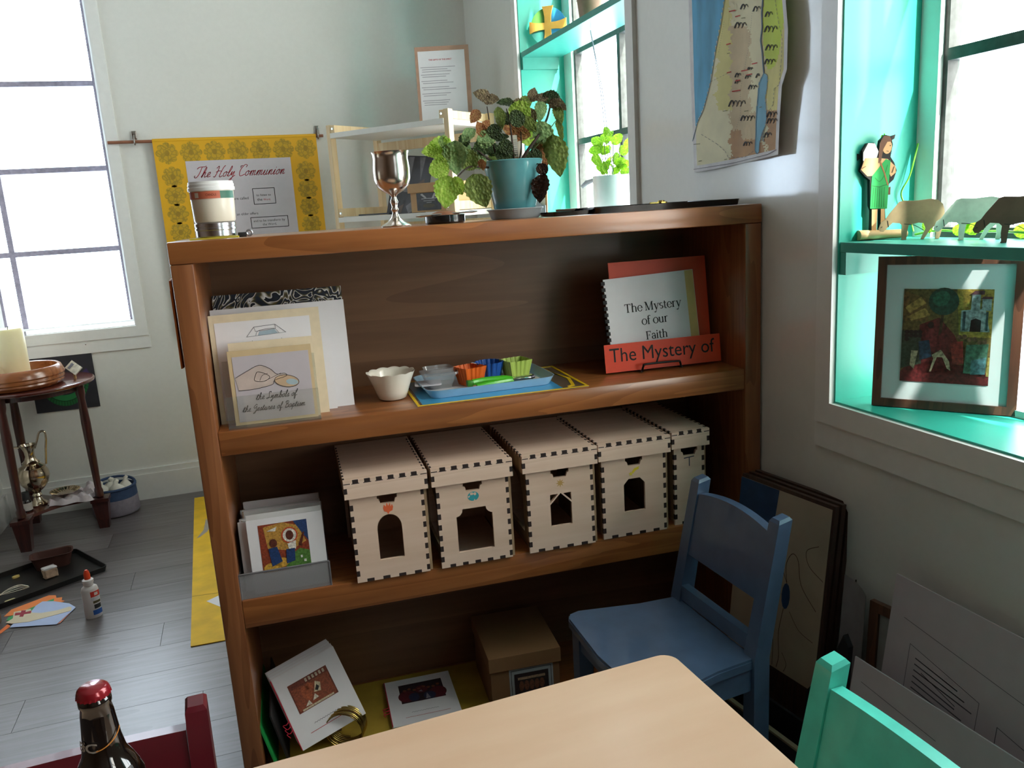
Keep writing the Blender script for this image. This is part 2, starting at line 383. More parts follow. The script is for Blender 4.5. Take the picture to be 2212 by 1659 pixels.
bpart('shelf', UL+.042, UR-.041, .002, DEP-.012, .378, .440)
bpart('shelf', UL+.042, UR-.041, .002, DEP-.012, .0, .025)
bpart('back_panel', UL+.042, UR-.041, DEP-.012, DEP-.002, .0, 1.131, m=PB, bev=0)
# paper things hung on the left flank
o = B(); o.at(bc_.matrix_basis)
fl = bthing('hanging_folder', 'thin orange paper folder hanging on the left flank of the bookcase', 'folder', UL-.009, .15, .93)
b = B(); b.plate([[(-.12, 0), (-.11, .17), (-.05, .175), (.0, .165), (.11, .17), (.12, .01), (.02, -.01)]], -.0015, .0015)
b.v = [R(90, 'Z') @ R(90, 'X') @ p for p in b.v]; obj('sheet', b, M('folder_orange', '#d9731f', rough=.6), fl)
b = B(); b.box(-.0035, -.002, -.10, .08, .03, .15); obj('sheet', b, M('folder_red', '#8f2f22', rough=.6), fl)
ST = M('paper_dark_red', '#7c2a2c', rough=.7)
hs = bthing('hanging_strip', 'dark red paper strip below the orange folder on the bookcase flank', 'paper', UL-.006, .1, .78)
b = B(); b.plate([[(-.03, 0), (-.02, .06), (.02, .065), (.03, -.05), (.0, -.09)]], -.001, .001)
b.v = [R(90, 'Z') @ R(90, 'X') @ p for p in b.v]; obj('sheet', b, ST, hs)

# ---------------------------------------------------------------- plain papers and prints
WHT = M('paper_white', '#e4e2e6', rough=.6, var=.02)
CRM = M('paper_cream', '#dfcfb2', rough=.6, var=.04, scale=60)
INK = M('ink_black', '#1c1a1d', rough=.7, var=.05)
INKG = M('ink_grey', '#6b6a73', rough=.7, var=.1)
REDI = M('ink_red', '#b5283a', rough=.7, var=.05)
def sheet(name, parent, m, w_, h, t=.0008, mat=None, r=0, x=0, y=0):
    b = B(); b.at(m)
    b.plate([rrect(x, y, x+w_, y+h, r) if r else rect(x, y, x+w_, y+h)], -t, 0); return obj(name, b, mat or WHT, parent)
def prints(name, parent, m, items, world=False):
    """flat print: items = [(material, [polys], [(strokes, width)], [(text,x0,x1,y,shear,bold)])]"""
    b = B(); b.at(m); mats = []
    for k, it in enumerate(items):
        mats.append(it[0]); b.mat(k); z = .0004+.00015*k
        for p in it[1]: b.poly(p, z)
        for st, wd in (it[2] if len(it) > 2 else []): b.stroke(st, wd, z)
        for tx in (it[3] if len(it) > 3 else []): text_fit(b, tx[0], tx[1], tx[2], tx[3], z, tx[4] if len(tx) > 4 else 0, tx[6] if len(tx) > 6 else None, tx[5] if len(tx) > 5 else 0)
    return obj(name, b, mats, parent, world=world)
def curve(pts, n=6):
    """smooth polyline through points"""
    o = []
    P = [pts[0]]+list(pts)+[pts[-1]]
    for i in range(1, len(P)-2):
        for k in range(n):
            t = k/n; a, b_, c, d = P[i-1], P[i], P[i+1], P[i+2]
            o.append(tuple(.5*((2*b_[j])+(-a[j]+c[j])*t+(2*a[j]-5*b_[j]+4*c[j]-d[j])*t*t+(-a[j]+3*b_[j]-3*c[j]+d[j])*t**3) for j in range(len(a))))
    o.append(tuple(pts[-1])); return o

# single-stroke joined-up hand (x advance, strokes) on a unit x-height
SCRIPT = {
 'a': (.95, [[(.75, .75), (.45, .98), (.1, .6), (.2, .05), (.5, .1), (.75, .75), (.68, .15), (.95, .15)]]),
 'b': (.8, [[(0, .15), (.4, 1.2), (.35, 1.9), (.2, 1.5), (.2, .2), (.5, .05), (.65, .6), (.4, .8), (.8, .7)]]),
 'c': (.8, [[(.65, .8), (.4, .95), (.1, .5), (.3, .02), (.8, .2)]]),
 'e': (.75, [[(0, .2), (.5, .6), (.45, .95), (.15, .7), (.2, .1), (.75, .2)]]),
 'f': (.7, [[(0, .2), (.5, 1.5), (.4, 1.9), (.25, 1.2), (.15, -.7), (.35, -.5), (.3, .1), (.7, .25)]]),
 'g': (.85, [[(.7, .8), (.4, .95), (.1, .5), (.35, .05), (.7, .8), (.55, -.6), (.2, -.6), (.85, .2)]]),
 'h': (.9, [[(0, .15), (.45, 1.4), (.35, 1.9), (.2, 1.2), (.12, 0), (.3, .7), (.55, .9), (.55, .1), (.9, .2)]]),
 'i': (.5, [[(0, .2), (.25, .95), (.2, .05), (.5, .2)], [(.28, 1.3), (.3, 1.36)]]),
 'l': (.5, [[(0, .15), (.4, 1.4), (.3, 1.9), (.15, 1.2), (.15, .1), (.5, .2)]]),
 'm': (1.25, [[(0, .2), (.2, .9), (.2, 0), (.3, .7), (.55, .9), (.55, 0), (.65, .7), (.9, .9), (.9, .1), (1.25, .2)]]),
 'n': (.9, [[(0, .2), (.2, .9), (.2, 0), (.3, .7), (.55, .9), (.55, .1), (.9, .2)]]),
 'o': (.85, [[(.5, .95), (.1, .6), (.25, .03), (.6, .3), (.5, .95), (.55, .75), (.85, .8)]]),
 'p': (.85, [[(0, .2), (.25, .95), (.1, -.8), (.25, .7), (.55, .9), (.6, .3), (.3, .05), (.85, .2)]]),
 'r': (.7, [[(0, .2), (.25, .95), (.3, .8), (.5, .8), (.4, .1), (.7, .2)]]),
 's': (.65, [[(0, .15), (.35, .95), (.45, .3), (.2, .02), (.65, .2)]]),
 't': (.6, [[(0, .2), (.35, 1.5), (.2, .1), (.6, .2)], [(.05, 1.05), (.6, 1.15)]]),
 'u': (.95, [[(0, .2), (.2, .9), (.2, .1), (.5, .1), (.65, .9), (.62, .1), (.95, .2)]]),
 'y': (.9, [[(0, .2), (.2, .9), (.25, .2), (.6, .9), (.45, -.6), (.15, -.6), (.9, .2)]]),
 'T': (1.3, [[(.1, 1.6), (.4, 1.9), (1.3, 1.95), (1.5, 2.1)], [(.85, 1.95), (.75, .6), (.4, 0), (.1, .1), (.15, .35)]]),
 'H': (1.6, [[(.1, 1.6), (.4, 1.95), (.5, 1.4), (.3, .1), (0, .1)], [(1.5, 2.05), (1.25, 1.6), (1.05, .2), (1.3, 0), (1.6, .2)], [(.2, .9), (.7, 1.1), (1.2, 1.0)]]),
 'C': (1.25, [[(1.0, 1.6), (1.1, 1.95), (.6, 2.0), (.15, 1.0), (.45, .02), (1.25, .3)], [(.3, 1.9), (.0, 1.8), (.1, 1.5)]]),
 'S': (1.1, [[(.85, 1.6), (.8, 1.95), (.4, 1.8), (.5, 1.2), (.6, .4), (.2, 0), (0, .2), (.4, .35), (1.1, .2)]]),
 'G': (1.15, [[(.9, 1.7), (.6, 1.95), (.1, 1.2), (.4, .8), (.9, 1.3), (.75, -.5), (.3, -.6), (1.15, .2)]]),
 'B': (1.25, [[(.1, 1.5), (.5, 1.95), (.35, 0)], [(.4, 1.9), (.9, 1.9), (.9, 1.2), (.45, 1.05), (1.0, .9), (.95, .1), (.3, .05), (1.25, .2)]]),
 ' ': (.55, []), '.': (.4, [[(.1, .03), (.16, .06)]])}
def script(b, s, x0, x1, y, wd, z=0, slant=.35):
    tot = sum(SCRIPT[c][0] for c in s); k = (x1-x0)/tot; x = 0
    for c in s:
        adv, sts = SCRIPT[c]
        for st in sts:
            q = curve([(px_, py_) for px_, py_ in st], 5) if len(st) > 2 else st
            b.stroke([(x0+(x+a+slant*h)*k, y+h*k) for a, h in q], wd, z)
        x += adv
    return b
# book serif capitals and small letters: thick stems, thin joins, slab feet
def serif_glyph(b, ch, x, y, k, z):
    th, tn = .21, .10
    def stem(a, y0, y1, w_=th): b.add([(x+(a-w_/2)*k, y+y0*k, z), (x+(a+w_/2)*k, y+y0*k, z), (x+(a+w_/2)*k, y+y1*k, z), (x+(a-w_/2)*k, y+y1*k, z)], [(0, 1, 2, 3)])
    def foot(a, yy, w_=.34): stem(a, yy-.0, yy+tn, w_)
    def head(a, yy, w_=.34): stem(a, yy-tn, yy, w_)
    def arc(cx, cy, rx, ry, a0, a1, w0=tn, w1=th):
        n = 14; P = []
        for i in range(n+1):
            t = math.radians(a0+(a1-a0)*i/n); wv = w0+(w1-w0)*abs(math.cos(t)); c, s_ = math.cos(t), math.sin(t)
            P.append(((cx+(rx-wv/2)*c, cy+(ry-tn/2)*s_), (cx+(rx+wv/2)*c, cy+(ry+tn/2)*s_)))
        for (p, q), (r_, s2) in zip(P[:-1], P[1:]):
            v = [(x+a[0]*k, y+a[1]*k, z) for a in (p, q, s2, r_)]
            cr = (v[1][0]-v[0][0])*(v[2][1]-v[0][1])-(v[1][1]-v[0][1])*(v[2][0]-v[0][0])
            b.add(v, [(0, 1, 2, 3) if cr > 0 else (3, 2, 1, 0)])
    def diag(xa, ya, xb, yb, w_):
        v = [(x+(xa-w_/2)*k, y+ya*k, z), (x+(xa+w_/2)*k, y+ya*k, z), (x+(xb+w_/2)*k, y+yb*k, z), (x+(xb-w_/2)*k, y+yb*k, z)]
        b.add(v, [(0, 1, 2, 3)] if yb > ya else [(3, 2, 1, 0)])
    X, CAP = 1.0, 1.45
    if ch == 'T': stem(.55, 0, CAP); foot(.55, 0, .45); head(.55, CAP, 1.1); stem(.04, CAP-.3, CAP, tn); stem(1.06, CAP-.3, CAP, tn); return 1.2
    if ch == 'M': stem(.2, 0, CAP, tn); stem(1.3, 0, CAP); foot(.2, 0); foot(1.3, 0, .4); diag(.7, 0, .22, CAP, th); diag(.72, 0, 1.28, CAP, tn); head(.12, CAP, .3); head(1.38, CAP, .3); return 1.6
    if ch == 'F': stem(.3, 0, CAP); foot(.3, 0, .45); head(.55, CAP, .9); stem(.97, CAP-.32, CAP, tn); stem(.52, .72, .77, .45); stem(.74, .6, .9, tn); return 1.1
    if ch == 'h': stem(.2, 0, 1.5); head(.12, 1.5, .2); foot(.2, 0); arc(.5, .68, .3, .3, 0, 180); stem(.8, 0, .68); foot(.8, 0); return 1.08
    if ch == 'n': stem(.2, 0, X); head(.12, X, .2); foot(.2, 0); arc(.5, .68, .3, .3, 0, 180); stem(.8, 0, .68); foot(.8, 0); return 1.08
    if ch == 'e': arc(.45, .5, .38, .5, 0, 330); stem(.45, .5, .55, .7); return .92
    if ch == 'o': arc(.5, .5, .42, .5, 0, 360); return 1.0
    if ch == 'y': diag(.48, 0, .18, X, th); diag(.48, 0, .86, X, tn); diag(.3, -.42, .5, .05, tn); arc(.2, -.38, .1, .1, 180, 360, th, th); head(.18, X, .34); head(.86, X, .28); return 1.0
    if ch == 's': arc(.38, .74, .24, .24, 40, 270); arc(.38, .26, .26, .24, -140, 90); return .74
    if ch == 't': stem(.28, .2, 1.25, th*.9); stem(.32, X-tn, X, .5); arc(.45, .2, .17, .2, 180, 320); return .68
    if ch == 'r': stem(.2, 0, X); head(.12, X, .2); foot(.2, 0, .38); arc(.48, .7, .24, .28, 50, 180); return .74
    if ch == 'f': stem(.26, 0, 1.25); foot(.26, 0, .38); stem(.3, X-tn, X, .5); arc(.46, 1.25, .2, .24, 30, 180); return .66
    if ch == 'u': stem(.2, .32, X); head(.14, X, .2); arc(.48, .32, .28, .3, 180, 360); stem(.78, 0, X); head(.72, X, .2); foot(.82, 0, .2); return 1.06
    if ch == 'a': arc(.42, .7, .26, .28, 10, 170); stem(.68, .1, .7); foot(.74, 0, .2); arc(.4, .28, .28, .27, 0, 360); return .9
    if ch == 'i': stem(.22, 0, X); head(.14, X, .2); foot(.22, 0); arc(.2, 1.32, .06, .08, 0, 360, .1, .1); return .46
    return .42
def serif(b, s, x0, x1, y, z=0):
    t = B(); tot = 0
    for c in s: tot += serif_glyph(t, c, 0, 0, 1, 0)
    k = (x1-x0)/tot; x = x0
    for c in s: x += serif_glyph(b, c, x, y, k, z)*k
    return b

# ================================================================ TOP SHELF (inside): cards on the left
S1 = .800
MARB = bpy.data.materials.new('marbled_paper'); MARB.use_nodes = True
nt = MARB.node_tree; N = nt.nodes; L = nt.links; p = N['Principled BSDF']
tc = N.new('ShaderNodeTexCoord'); nz = N.new('ShaderNodeTexNoise'); nz.inputs['Scale'].default_value = 16; nz.inputs['Distortion'].default_value = 2.5; nz.inputs['Detail'].default_value = 1
L.new(tc.outputs['Object'], nz.inputs['Vector']); mu = N.new('ShaderNodeMath'); mu.operation = 'MULTIPLY'; mu.inputs[1].default_value = 6; L.new(nz.outputs['Fac'], mu.inputs[0])
fr = N.new('ShaderNodeMath'); fr.operation = 'FRACT'; L.new(mu.outputs[0], fr.inputs[0]); rp = N.new('ShaderNodeValToRGB'); L.new(fr.outputs[0], rp.inputs[0])
for e, (ps, c) in zip([rp.color_ramp.elements[0], rp.color_ramp.elements[1], rp.color_ramp.elements.new(.35), rp.color_ramp.elements.new(.55), rp.color_ramp.elements.new(.72)],
                      [(0, '#0e141f'), (1, '#0f1622'), (.40, '#182436'), (.60, '#3b3a2c'), (.70, '#6e5f30')]): e.position = ps; e.color = lin(c)
L.new(rp.outputs[0], p.inputs['Base Color']); p.inputs['Roughness'].default_value = .5
t = bthing('marbled_board', 'dark blue and gold marbled board standing behind the white cards on the top shelf', 'board', -1.195, .19, S1)
sheet('board', t, LEAN(0, 0, 0, 7), .275, .252, .003, MARB)
t = bthing('foam_board', 'large white foam board leaning in front of the marbled board', 'board', -1.195, .112, S1)
sheet('board', t, LEAN(0, 0, 0, 6), .272, .229, .004, WHT)
t = bthing('white_card', 'tall narrow white card leaning against the foam board, showing at its right', 'card', -1.15, .098, S1)
sheet('card', t, LEAN(0, 0, 0, 6), .190, .145, .002, WHT)
t = bthing('font_drawing_card', 'cream-bordered card with a pencil drawing of a baptismal font, behind the clear holder', 'card', -1.196, .072, S1)
mm = LEAN(0, 0, 0, 5); sheet('card', t, mm, .218, .222, .002, CRM)
sheet('paper', t, mm @ T(.010, .006, .0006), .188, .200, .0005, WHT)
FD = .045
f = [(.070, .128), (.086, .147), (.128, .149), (.148, .131)]
prints('drawing', t, mm @ T(0, FD, .0008), [(M('pencil_blue', '#9db0bd', rough=.7), [[(.092, .129), (.096, .137), (.126, .139), (.132, .131)]]),
  (INKG, [], [(f, .0009), ([(.086, .147), (.088, .138), (.128, .140), (.128, .149)], .0008), (curve([(.088, .129), (.095, .139), (.124, .141), (.134, .131)]), .0008), ([(.070, .128), (.148, .131)], .0006), ([(.080, .12), (.09, .06), (.128, .06), (.138, .12)], .0008)])])
t = bthing('plain_card', 'small plain cream card standing behind the hand drawing card', 'card', -1.163, .052, S1)
sheet('card', t, LEAN(0, 0, 0, 4), .165, .166, .003, CRM)
# clear acrylic holder with the hand card
t = bthing('acrylic_holder', 'clear acrylic card holder at the front left of the top shelf', 'card holder', -1.178, .012, S1)
ACR = clear('acrylic', '#f4f6f4', gloss=.2, milk=.035)
b = B(); b.box(0, .180, 0, .003, .0, .066); obj('front_lip', b, ACR, t)
b = B(); b.box(0, .180, .003, .026, 0, .003); obj('base', b, ACR, t)
b = B(); b.at(LEAN(0, .026, .003, 4)); b.plate([rect(0, 0, .180, .13)], -.003, 0); obj('back_plate', b, ACR, t)
t = bthing('hand_drawing_card', 'framed card with a drawing of a hand and handwritten title in the clear holder', 'card', -1.165, .029, S1+.0035)
mm = LEAN(0, 0, 0, 4)
sheet('card', t, mm, .162, .150, .002, M('card_tan', '#cdb48c', rough=.6, var=.05)); sheet('paper', t, mm @ T(.008, .006, .0006), .148, .132, .0005, M('paper_mauve', '#bdb4ba', rough=.6, var=.03))
SKIN = M('pencil_skin', '#c2b0a8', rough=.7); HW = .0009
hand = curve([(.010, .096), (.035, .108), (.058, .117), (.078, .108), (.090, .096), (.105, .096), (.108, .090), (.085, .084), (.080, .076), (.060, .072), (.040, .070), (.014, .070)], 5)
prints('drawing', t, mm @ T(0, 0, .0008), [(SKIN, [hand]), (M('pencil_ochre', '#c4a688', rough=.7), [ell(.108, .080, .024, .012, 20, rot=-12)]),
  (M('pencil_skyblue', '#a3b5bd', rough=.7), [ell(.118, .077, .012, .006, 14, rot=-12)]),
  (INK, [], [(hand, HW), (ell(.108, .080, .024, .012, 20, rot=-12)+[(.1315, .075)], HW), (curve([(.050, .100), (.046, .088), (.056, .084), (.068, .085), (.076, .092), (.066, .100), (.054, .104), (.050, .100)]), HW), (curve([(.056, .086), (.062, .096), (.073, .099)]), HW*.8), (curve([(.064, .084), (.080, .090), (.098, .097)]), HW*.8)])])
b = B(); b.at(mm @ T(0, 0, .0014)); script(b, 'the Symbols of', .044, .124, .048, .0010); script(b, 'the Gestures of Baptism', .016, .138, .026, .0010)
obj('handwritten_title', b, INK, t)
# ---------------------------------------------------------------- milk-glass bowl
t = bthing('milk_glass_bowl', 'small white milk-glass bowl with a scalloped rim beside the cards', 'bowl', -.838, .125, S1)
b = B(); n = 120; prof = [(.0, .002), (.025, .001), (.031, .004), (.036, .018), (.043, .038), (.050, .056), (.0525, .062), (.049, .0605), (.046, .054), (.040, .036), (.033, .018), (.026, .009), (.0, .008)]
vs = []; fs = []
for j, (r, z) in enumerate(prof):
    for i in range(n):
        a = 2*math.pi*i/n; k = max(0, (z-.045)/.017) if 3 < j < 10 else 0; sc = abs(math.sin(a*6))
        vs.append(((r+.0016*k*sc)*math.cos(a), (r+.0016*k*sc)*math.sin(a), z+.0022*k*(sc-.6)))
for j in range(len(prof)-1):
    for i in range(n): k = (i+1) % n; fs.append((j*n+i, j*n+k, (j+1)*n+k, (j+1)*n+i))
b.add(vs, fs); obj('bowl', b, M('milk_glass', '#efe9dc', rough=.18, var=.02, coat=.5), t, smooth=60)
# ---------------------------------------------------------------- place mat, tray and baking cups
t = bthing('place_mat', 'laminated blue place mat edged in yellow lying under the enamel tray', 'mat', -.80, .014, S1)
b = B(); b.plate([rect(0, 0, .383, .26)], 0, .0015); obj('laminate', b, M('mat_brown', '#6e5c48', rough=.25, coat=.5), t)
b = B(); b.plate([rect(.012, .004, .325, .256)], .0016, .0022); obj('blue_sheet', b, M('mat_blue', '#3f9fd0', rough=.3, coat=.5, var=.15, scale=8), t)
b = B(); b.plate([rect(0, 0, .383, .26), rect(.006, .006, .377, .254)], .0016, .0026)
b.plate([[(.345, .254), (.352, .254), (.366, .10), (.352, .03), (.340, .022), (.34, .014), (.358, .022), (.374, .10)]], .0016, .0026)
obj('yellow_border', b, M('mat_yellow', '#f0c51e', rough=.4, coat=.3), t)
t = bthing('enamel_tray', 'pale blue enamel tray with rounded corners holding the baking cups', 'tray', -.625, .155, S1+.0028, 2)
def tray(w_, d, h, r, wall=.002, flare=.012):
    b = B(); lo = rrect(-w_/2+flare, -d/2+flare, w_/2-flare, d/2-flare, r, 6); hi = rrect(-w_/2, -d/2, w_/2, d/2, r+flare, 6)
    k = len(lo); vs = [(x, y, 0) for x, y in lo]+[(x, y, h) for x, y in hi]+[(x*(1-2*wall/w_), y*(1-2*wall/d), h) for x, y in hi]+[(x, y, wall) for x, y in lo]
    fs = [list(range(k))[::-1], [3*k+i for i in range(k)]]
    for j in range(3):
        for i in range(k): l = (i+1) % k; fs.append((j*k+i, j*k+l, (j+1)*k+l, (j+1)*k+i))
    return b.add(vs, fs)
obj('tray', tray(.300, .200, .019, .022), M('enamel_blue', '#a9cfe8', rough=.22, coat=.6, var=.05), t, smooth=35)
b = B(); b.plate([rrect(-.132, -.082, .132, .082, .02)], .0023, .0028); obj('tray_base', b, M('enamel_white', '#d9d8da', rough=.3, var=.12, scale=12), t)
TU, TV, TZ = -.625, .155, S1+.0028+.003
CLR = clear('clear_plastic', '#f2f3f4', gloss=.25, milk=.12)
t = bthing('plastic_tub', 'small clear plastic tub with lid at the left end of the tray', 'container', -.725, .165, TZ, 4)
def rshell(w_, d, w2, d2, h, r, th=.0012):
    b = B(); A = [rrect(-w_/2, -d/2, w_/2, d/2, r, 4), rrect(-w2/2, -d2/2, w2/2, d2/2, r*1.2, 4)]; k = len(A[0])
    vs = [(x, y, 0) for x, y in A[0]]+[(x, y, h) for x, y in A[1]]+[(x*.985, y*.985, h) for x, y in A[1]]+[(x*.97, y*.97, th) for x, y in A[0]]
    fs = [list(range(k))[::-1], [3*k+i for i in range(k)]]
    for j in range(3):
        for i in range(k): l = (i+1) % k; fs.append((j*k+i, j*k+l, (j+1)*k+l, (j+1)*k+i))
    return b.add(vs, fs)
obj('tub', rshell(.052, .045, .074, .064, .032, .010), CLR, t, smooth=40)
b = rshell(.080, .070, .080, .070, .005, .010); b.v = [p+Vector((0, 0, .032)) for p in b.v]; obj('lid_rim', b, CLR, t, smooth=40)
b = rshell(.060, .052, .066, .058, .010, .010); b.v = [p+Vector((0, 0, .036)) for p in b.v]; obj('lid', b, CLR, t, smooth=40)
t = bthing('plastic_cover', 'spare pale plastic cover lying flat beneath the clear tub', 'lid', -.752, .16, TZ+.012, -8)
b = B(); b.plate([rrect(-.03, -.03, .03, .03, .008)], 0, .0014); obj('cover', b, M('milky_plastic', '#d6d3da', rough=.35), t)
def fluted(shape, w0, w1, h, nfl, amp):
    """silicone baking cup with fluted wall; shape 'square' or 'round'"""
    b = B(); n = nfl*4; rings = []
    for z, s_, th in ((0, w0/2, 0), (h, w1/2, 0), (h, w1/2, .0014), (.0015, w0/2, .0014)):
        ring = []
        for i in range(n):
            a = 2*math.pi*i/n
            if shape == 'round': r = s_
            else: c = max(abs(math.cos(a)), abs(math.sin(a))); r = s_/c**.86
            r += amp*(.5 if i % 4 in (0, 1) else -.5)*(.4+.6*z/h)-th; ring.append((r*math.cos(a), r*math.sin(a), z))
        rings += ring
    fs = [list(range(n))[::-1], [3*n+i for i in range(n)]]
    for j in range(3):
        for i in range(n): l = (i+1) % n; fs.append((j*n+i, j*n+l, (j+1)*n+l, (j+1)*n+i))
    return b.add(rings, fs)
for nm, lab, sh, cols, u, v, rz, w1 in (
    ('square_baking_cup', 'orange square fluted silicone cup between the clear tub and blue cup', 'square', '#e2661c', -.653, .158, 20, .058),
    ('round_baking_cup', 'dark blue round fluted silicone cup with a paper strip in it', 'round', '#1553a8', -.600, .188, 0, .068),
    ('square_baking_cup', 'lime green square fluted silicone cup at the right of the tray', 'square', '#b6cf62', -.537, .180, 12, .060)):
    t = bthing(nm, lab, 'baking cup', u, v, TZ, rz); obj('cup', fluted(sh, w1*.72, w1, .042, 16, .0022), M('silicone_'+cols[1:], cols, rough=.45, var=.04), t)
t = bthing('paper_strip', 'short white paper strip resting across the rim of the blue cup', 'paper', -.628, .178, TZ+.040, 0)
b = B(); b.at(R(18, 'Y') @ R(-25, 'Z')); b.plate([rect(-.016, -.005, .022, .005)], 0, .0005); obj('strip', b, WHT, t)
t = bthing('peeler', 'folding peeler with bright green handles lying across the front of the tray', 'peeler', -.66, .095, TZ+.004, 3)
GRN = M('green_plastic', '#4fc22a', rough=.3, var=.05, coat=.3); GRN2 = M('green_plastic_dark', '#3f8a2c', rough=.35)
b = B(); b.at(T(0, 0, .006)); b.tube(curve([(.0, .010, .004), (.03, .014, .005), (.07, .011, .004), (.092, .004, .0)], 6), [.007]*12+[.008]*7, 8); obj('handle', b, GRN, t, smooth=40)
b = B(); b.at(T(0, 0, .004)); b.tube(curve([(.004, -.014, .0), (.03, -.012, .002), (.07, -.006, .003), (.092, .0, .002)], 6), .0065, 8); obj('handle', b, GRN, t, smooth=40)
b = B(); b.box(-.013, .0, .002, .018, .002, .016, bev=.002); obj('handle_end', b, GRN2, t, smooth=40)
CHR = M('chrome', '#d2d2d2', rough=.12, metal=1, var=.03)
b = B(); b.box(.090, .140, -.006, .004, .002, .010, bev=.001); b.box(.096, .142, -.006, .006, .012, .0135); obj('blade_head', b, CHR, t, smooth=40)
b = B(); b.tube([(.135, -.004, .008), (.143, -.002, .009)], .004, 8); obj('pivot', b, M('dark_metal', '#33343a', rough=.3, metal=.8), t, smooth=40)
# ---------------------------------------------------------------- books on the wire easel
ORG = M('folder_vermilion', '#d6421c', rough=.5, var=.04)
t = bthing('wire_easel', 'black twisted wire book easel holding the orange and white booklets', 'easel', -.205, .090, S1)
EB = M('black_wire', '#151415', rough=.4, metal=.6)
b = B(); b.tube(curve([(-.050, .0, .003), (-.048, -.004, .016), (-.040, -.005, .020), (.036, -.005, .019), (.046, -.004, .015), (.050, 0, .003)], 5), .0026, 8); obj('front_bar', b, EB, t, smooth=50)
b = B(); b.tube([(-.052, -.002, .003), (-.05, .10, .003)], .0022, 8); b.tube([(.052, -.002, .003), (.05, .10, .003)], .0022, 8); b.tube([(-.05, .10, .003), (.05, .10, .003)], .0022, 8); obj('foot_rail', b, EB, t, smooth=50)
b = B(); b.tube([(-.05, .045, .003), (-.02, .075, .16)], .0022, 8); b.tube([(.05, .045, .003), (.02, .075, .16)], .0022, 8); b.tube([(-.02, .075, .16), (.02, .075, .16)], .0022, 8); obj('back_rest', b, EB, t, smooth=50)
t = bthing('orange_folder', 'large plain orange-red folder standing at the back of the easel', 'folder', -.302, .132, S1+.006, -2)
sheet('cover', t, LEAN(0, 0, 0, 8), .248, .252, .003, ORG)
t = bthing('comb_bound_booklet', 'white comb-bound booklet titled The Mystery of our Faith in front of the orange folder', 'booklet', -.315, .120, S1+.007, -2)
mm = LEAN(0, 0, 0, 8, 0, 2.0); sheet('cover', t, mm, .228, .214, .004, WHT)
sheet('cream_band', t, mm @ T(0, 0, .0006), .021, .213, .0005, M('paper_ochre', '#d9b878', rough=.6, var=.08), x=.206)
b = B(); b.at(mm)
for i in range(14): b.box(-.006, .003, .008+i*.0148, .0165+i*.0148, -.006, .0012)
obj('comb_binding', b, INK, t)
b = B(); b.at(mm @ T(0, 0, .0006)); serif(b, 'The Mystery', .045, .190, .130); serif(b, 'of our', .084, .152, .097); serif(b, 'Faith', .090, .147, .061); obj('title', b, INK, t)
t = bthing('title_strip', 'bright orange-red card strip lettered The Mystery of along the foot of the booklet', 'card', -.340, .1045, S1+.0045, -3)
mm = LEAN(0, 0, 0, 7, 0, .4); sheet('strip', t, mm @ T(0, 0, 0), .292, .066, .0012, M('card_vermilion', '#e2401a', rough=.5, var=.03))
b = B(); b.at(mm @ T(0, 0, .0005)); text_fit(b, 'The Mystery of', .012, .277, .024, h=.047); obj('lettering', b, INK, t)
# ================================================================ SECOND SHELF: booklets in a mesh holder
S2 = .440
MESHM = bpy.data.materials.new('wire_mesh'); MESHM.use_nodes = True
nt = MESHM.node_tree; N = nt.nodes; L = nt.links; p = N['Principled BSDF']; out = N['Material Output']
tc = N.new('ShaderNodeTexCoord'); mp = N.new('ShaderNodeMapping'); mp.inputs['Rotation'].default_value = (0, math.radians(45), 0); L.new(tc.outputs['Object'], mp.inputs[0])
vx = N.new('ShaderNodeVectorMath'); vx.operation = 'SCALE'; vx.inputs['Scale'].default_value = 420; L.new(mp.outputs[0], vx.inputs[0])
fv = N.new('ShaderNodeVectorMath'); fv.operation = 'FRACTION'; L.new(vx.outputs[0], fv.inputs[0]); sx = N.new('ShaderNodeSeparateXYZ'); L.new(fv.outputs[0], sx.inputs[0])
ga = N.new('ShaderNodeMath'); ga.operation = 'GREATER_THAN'; ga.inputs[1].default_value = .45; L.new(sx.outputs[0], ga.inputs[0])
gb = N.new('ShaderNodeMath'); gb.operation = 'GREATER_THAN'; gb.inputs[1].default_value = .45; L.new(sx.outputs[2], gb.inputs[0])
mu = N.new('ShaderNodeMath'); mu.operation = 'MULTIPLY'; L.new(ga.outputs[0], mu.inputs[0]); L.new(gb.outputs[0], mu.inputs[1])
tr = N.new('ShaderNodeBsdfTransparent'); mx = N.new('ShaderNodeMixShader'); L.new(mu.outputs[0], mx.inputs[0]); L.new(p.outputs[0], mx.inputs[1]); L.new(tr.outputs[0], mx.inputs[2]); L.new(mx.outputs[0], out.inputs[0])
p.inputs['Base Color'].default_value = lin('#c4c4c8'); p.inputs['Metallic'].default_value = .6; p.inputs['Roughness'].default_value = .4
SIL = M('silver_rim', '#9c9ca2', rough=.35, metal=.7)
t = bthing('mesh_holder', 'silver wire-mesh letter holder at the left end of the second shelf', 'holder', -1.198, .008, S2)
b = B(); b.box(0, .182, 0, .0012, .001, .055); obj('front_panel', b, MESHM, t)
b = B(); b.box(0, .182, .20, .2012, .001, .12); obj('back_panel', b, MESHM, t)
b = B(); b.box(0, .182, 0, .2, 0, .001); obj('base', b, SIL, t)
b = B(); b.tube([(0, 0, .055), (.182, 0, .055)], .0022, 6); b.tube([(0, 0, 0), (0, 0, .055)], .0018, 6); b.tube([(.182, 0, 0), (.182, 0, .055)], .0018, 6); obj('rim', b, SIL, t, smooth=50)
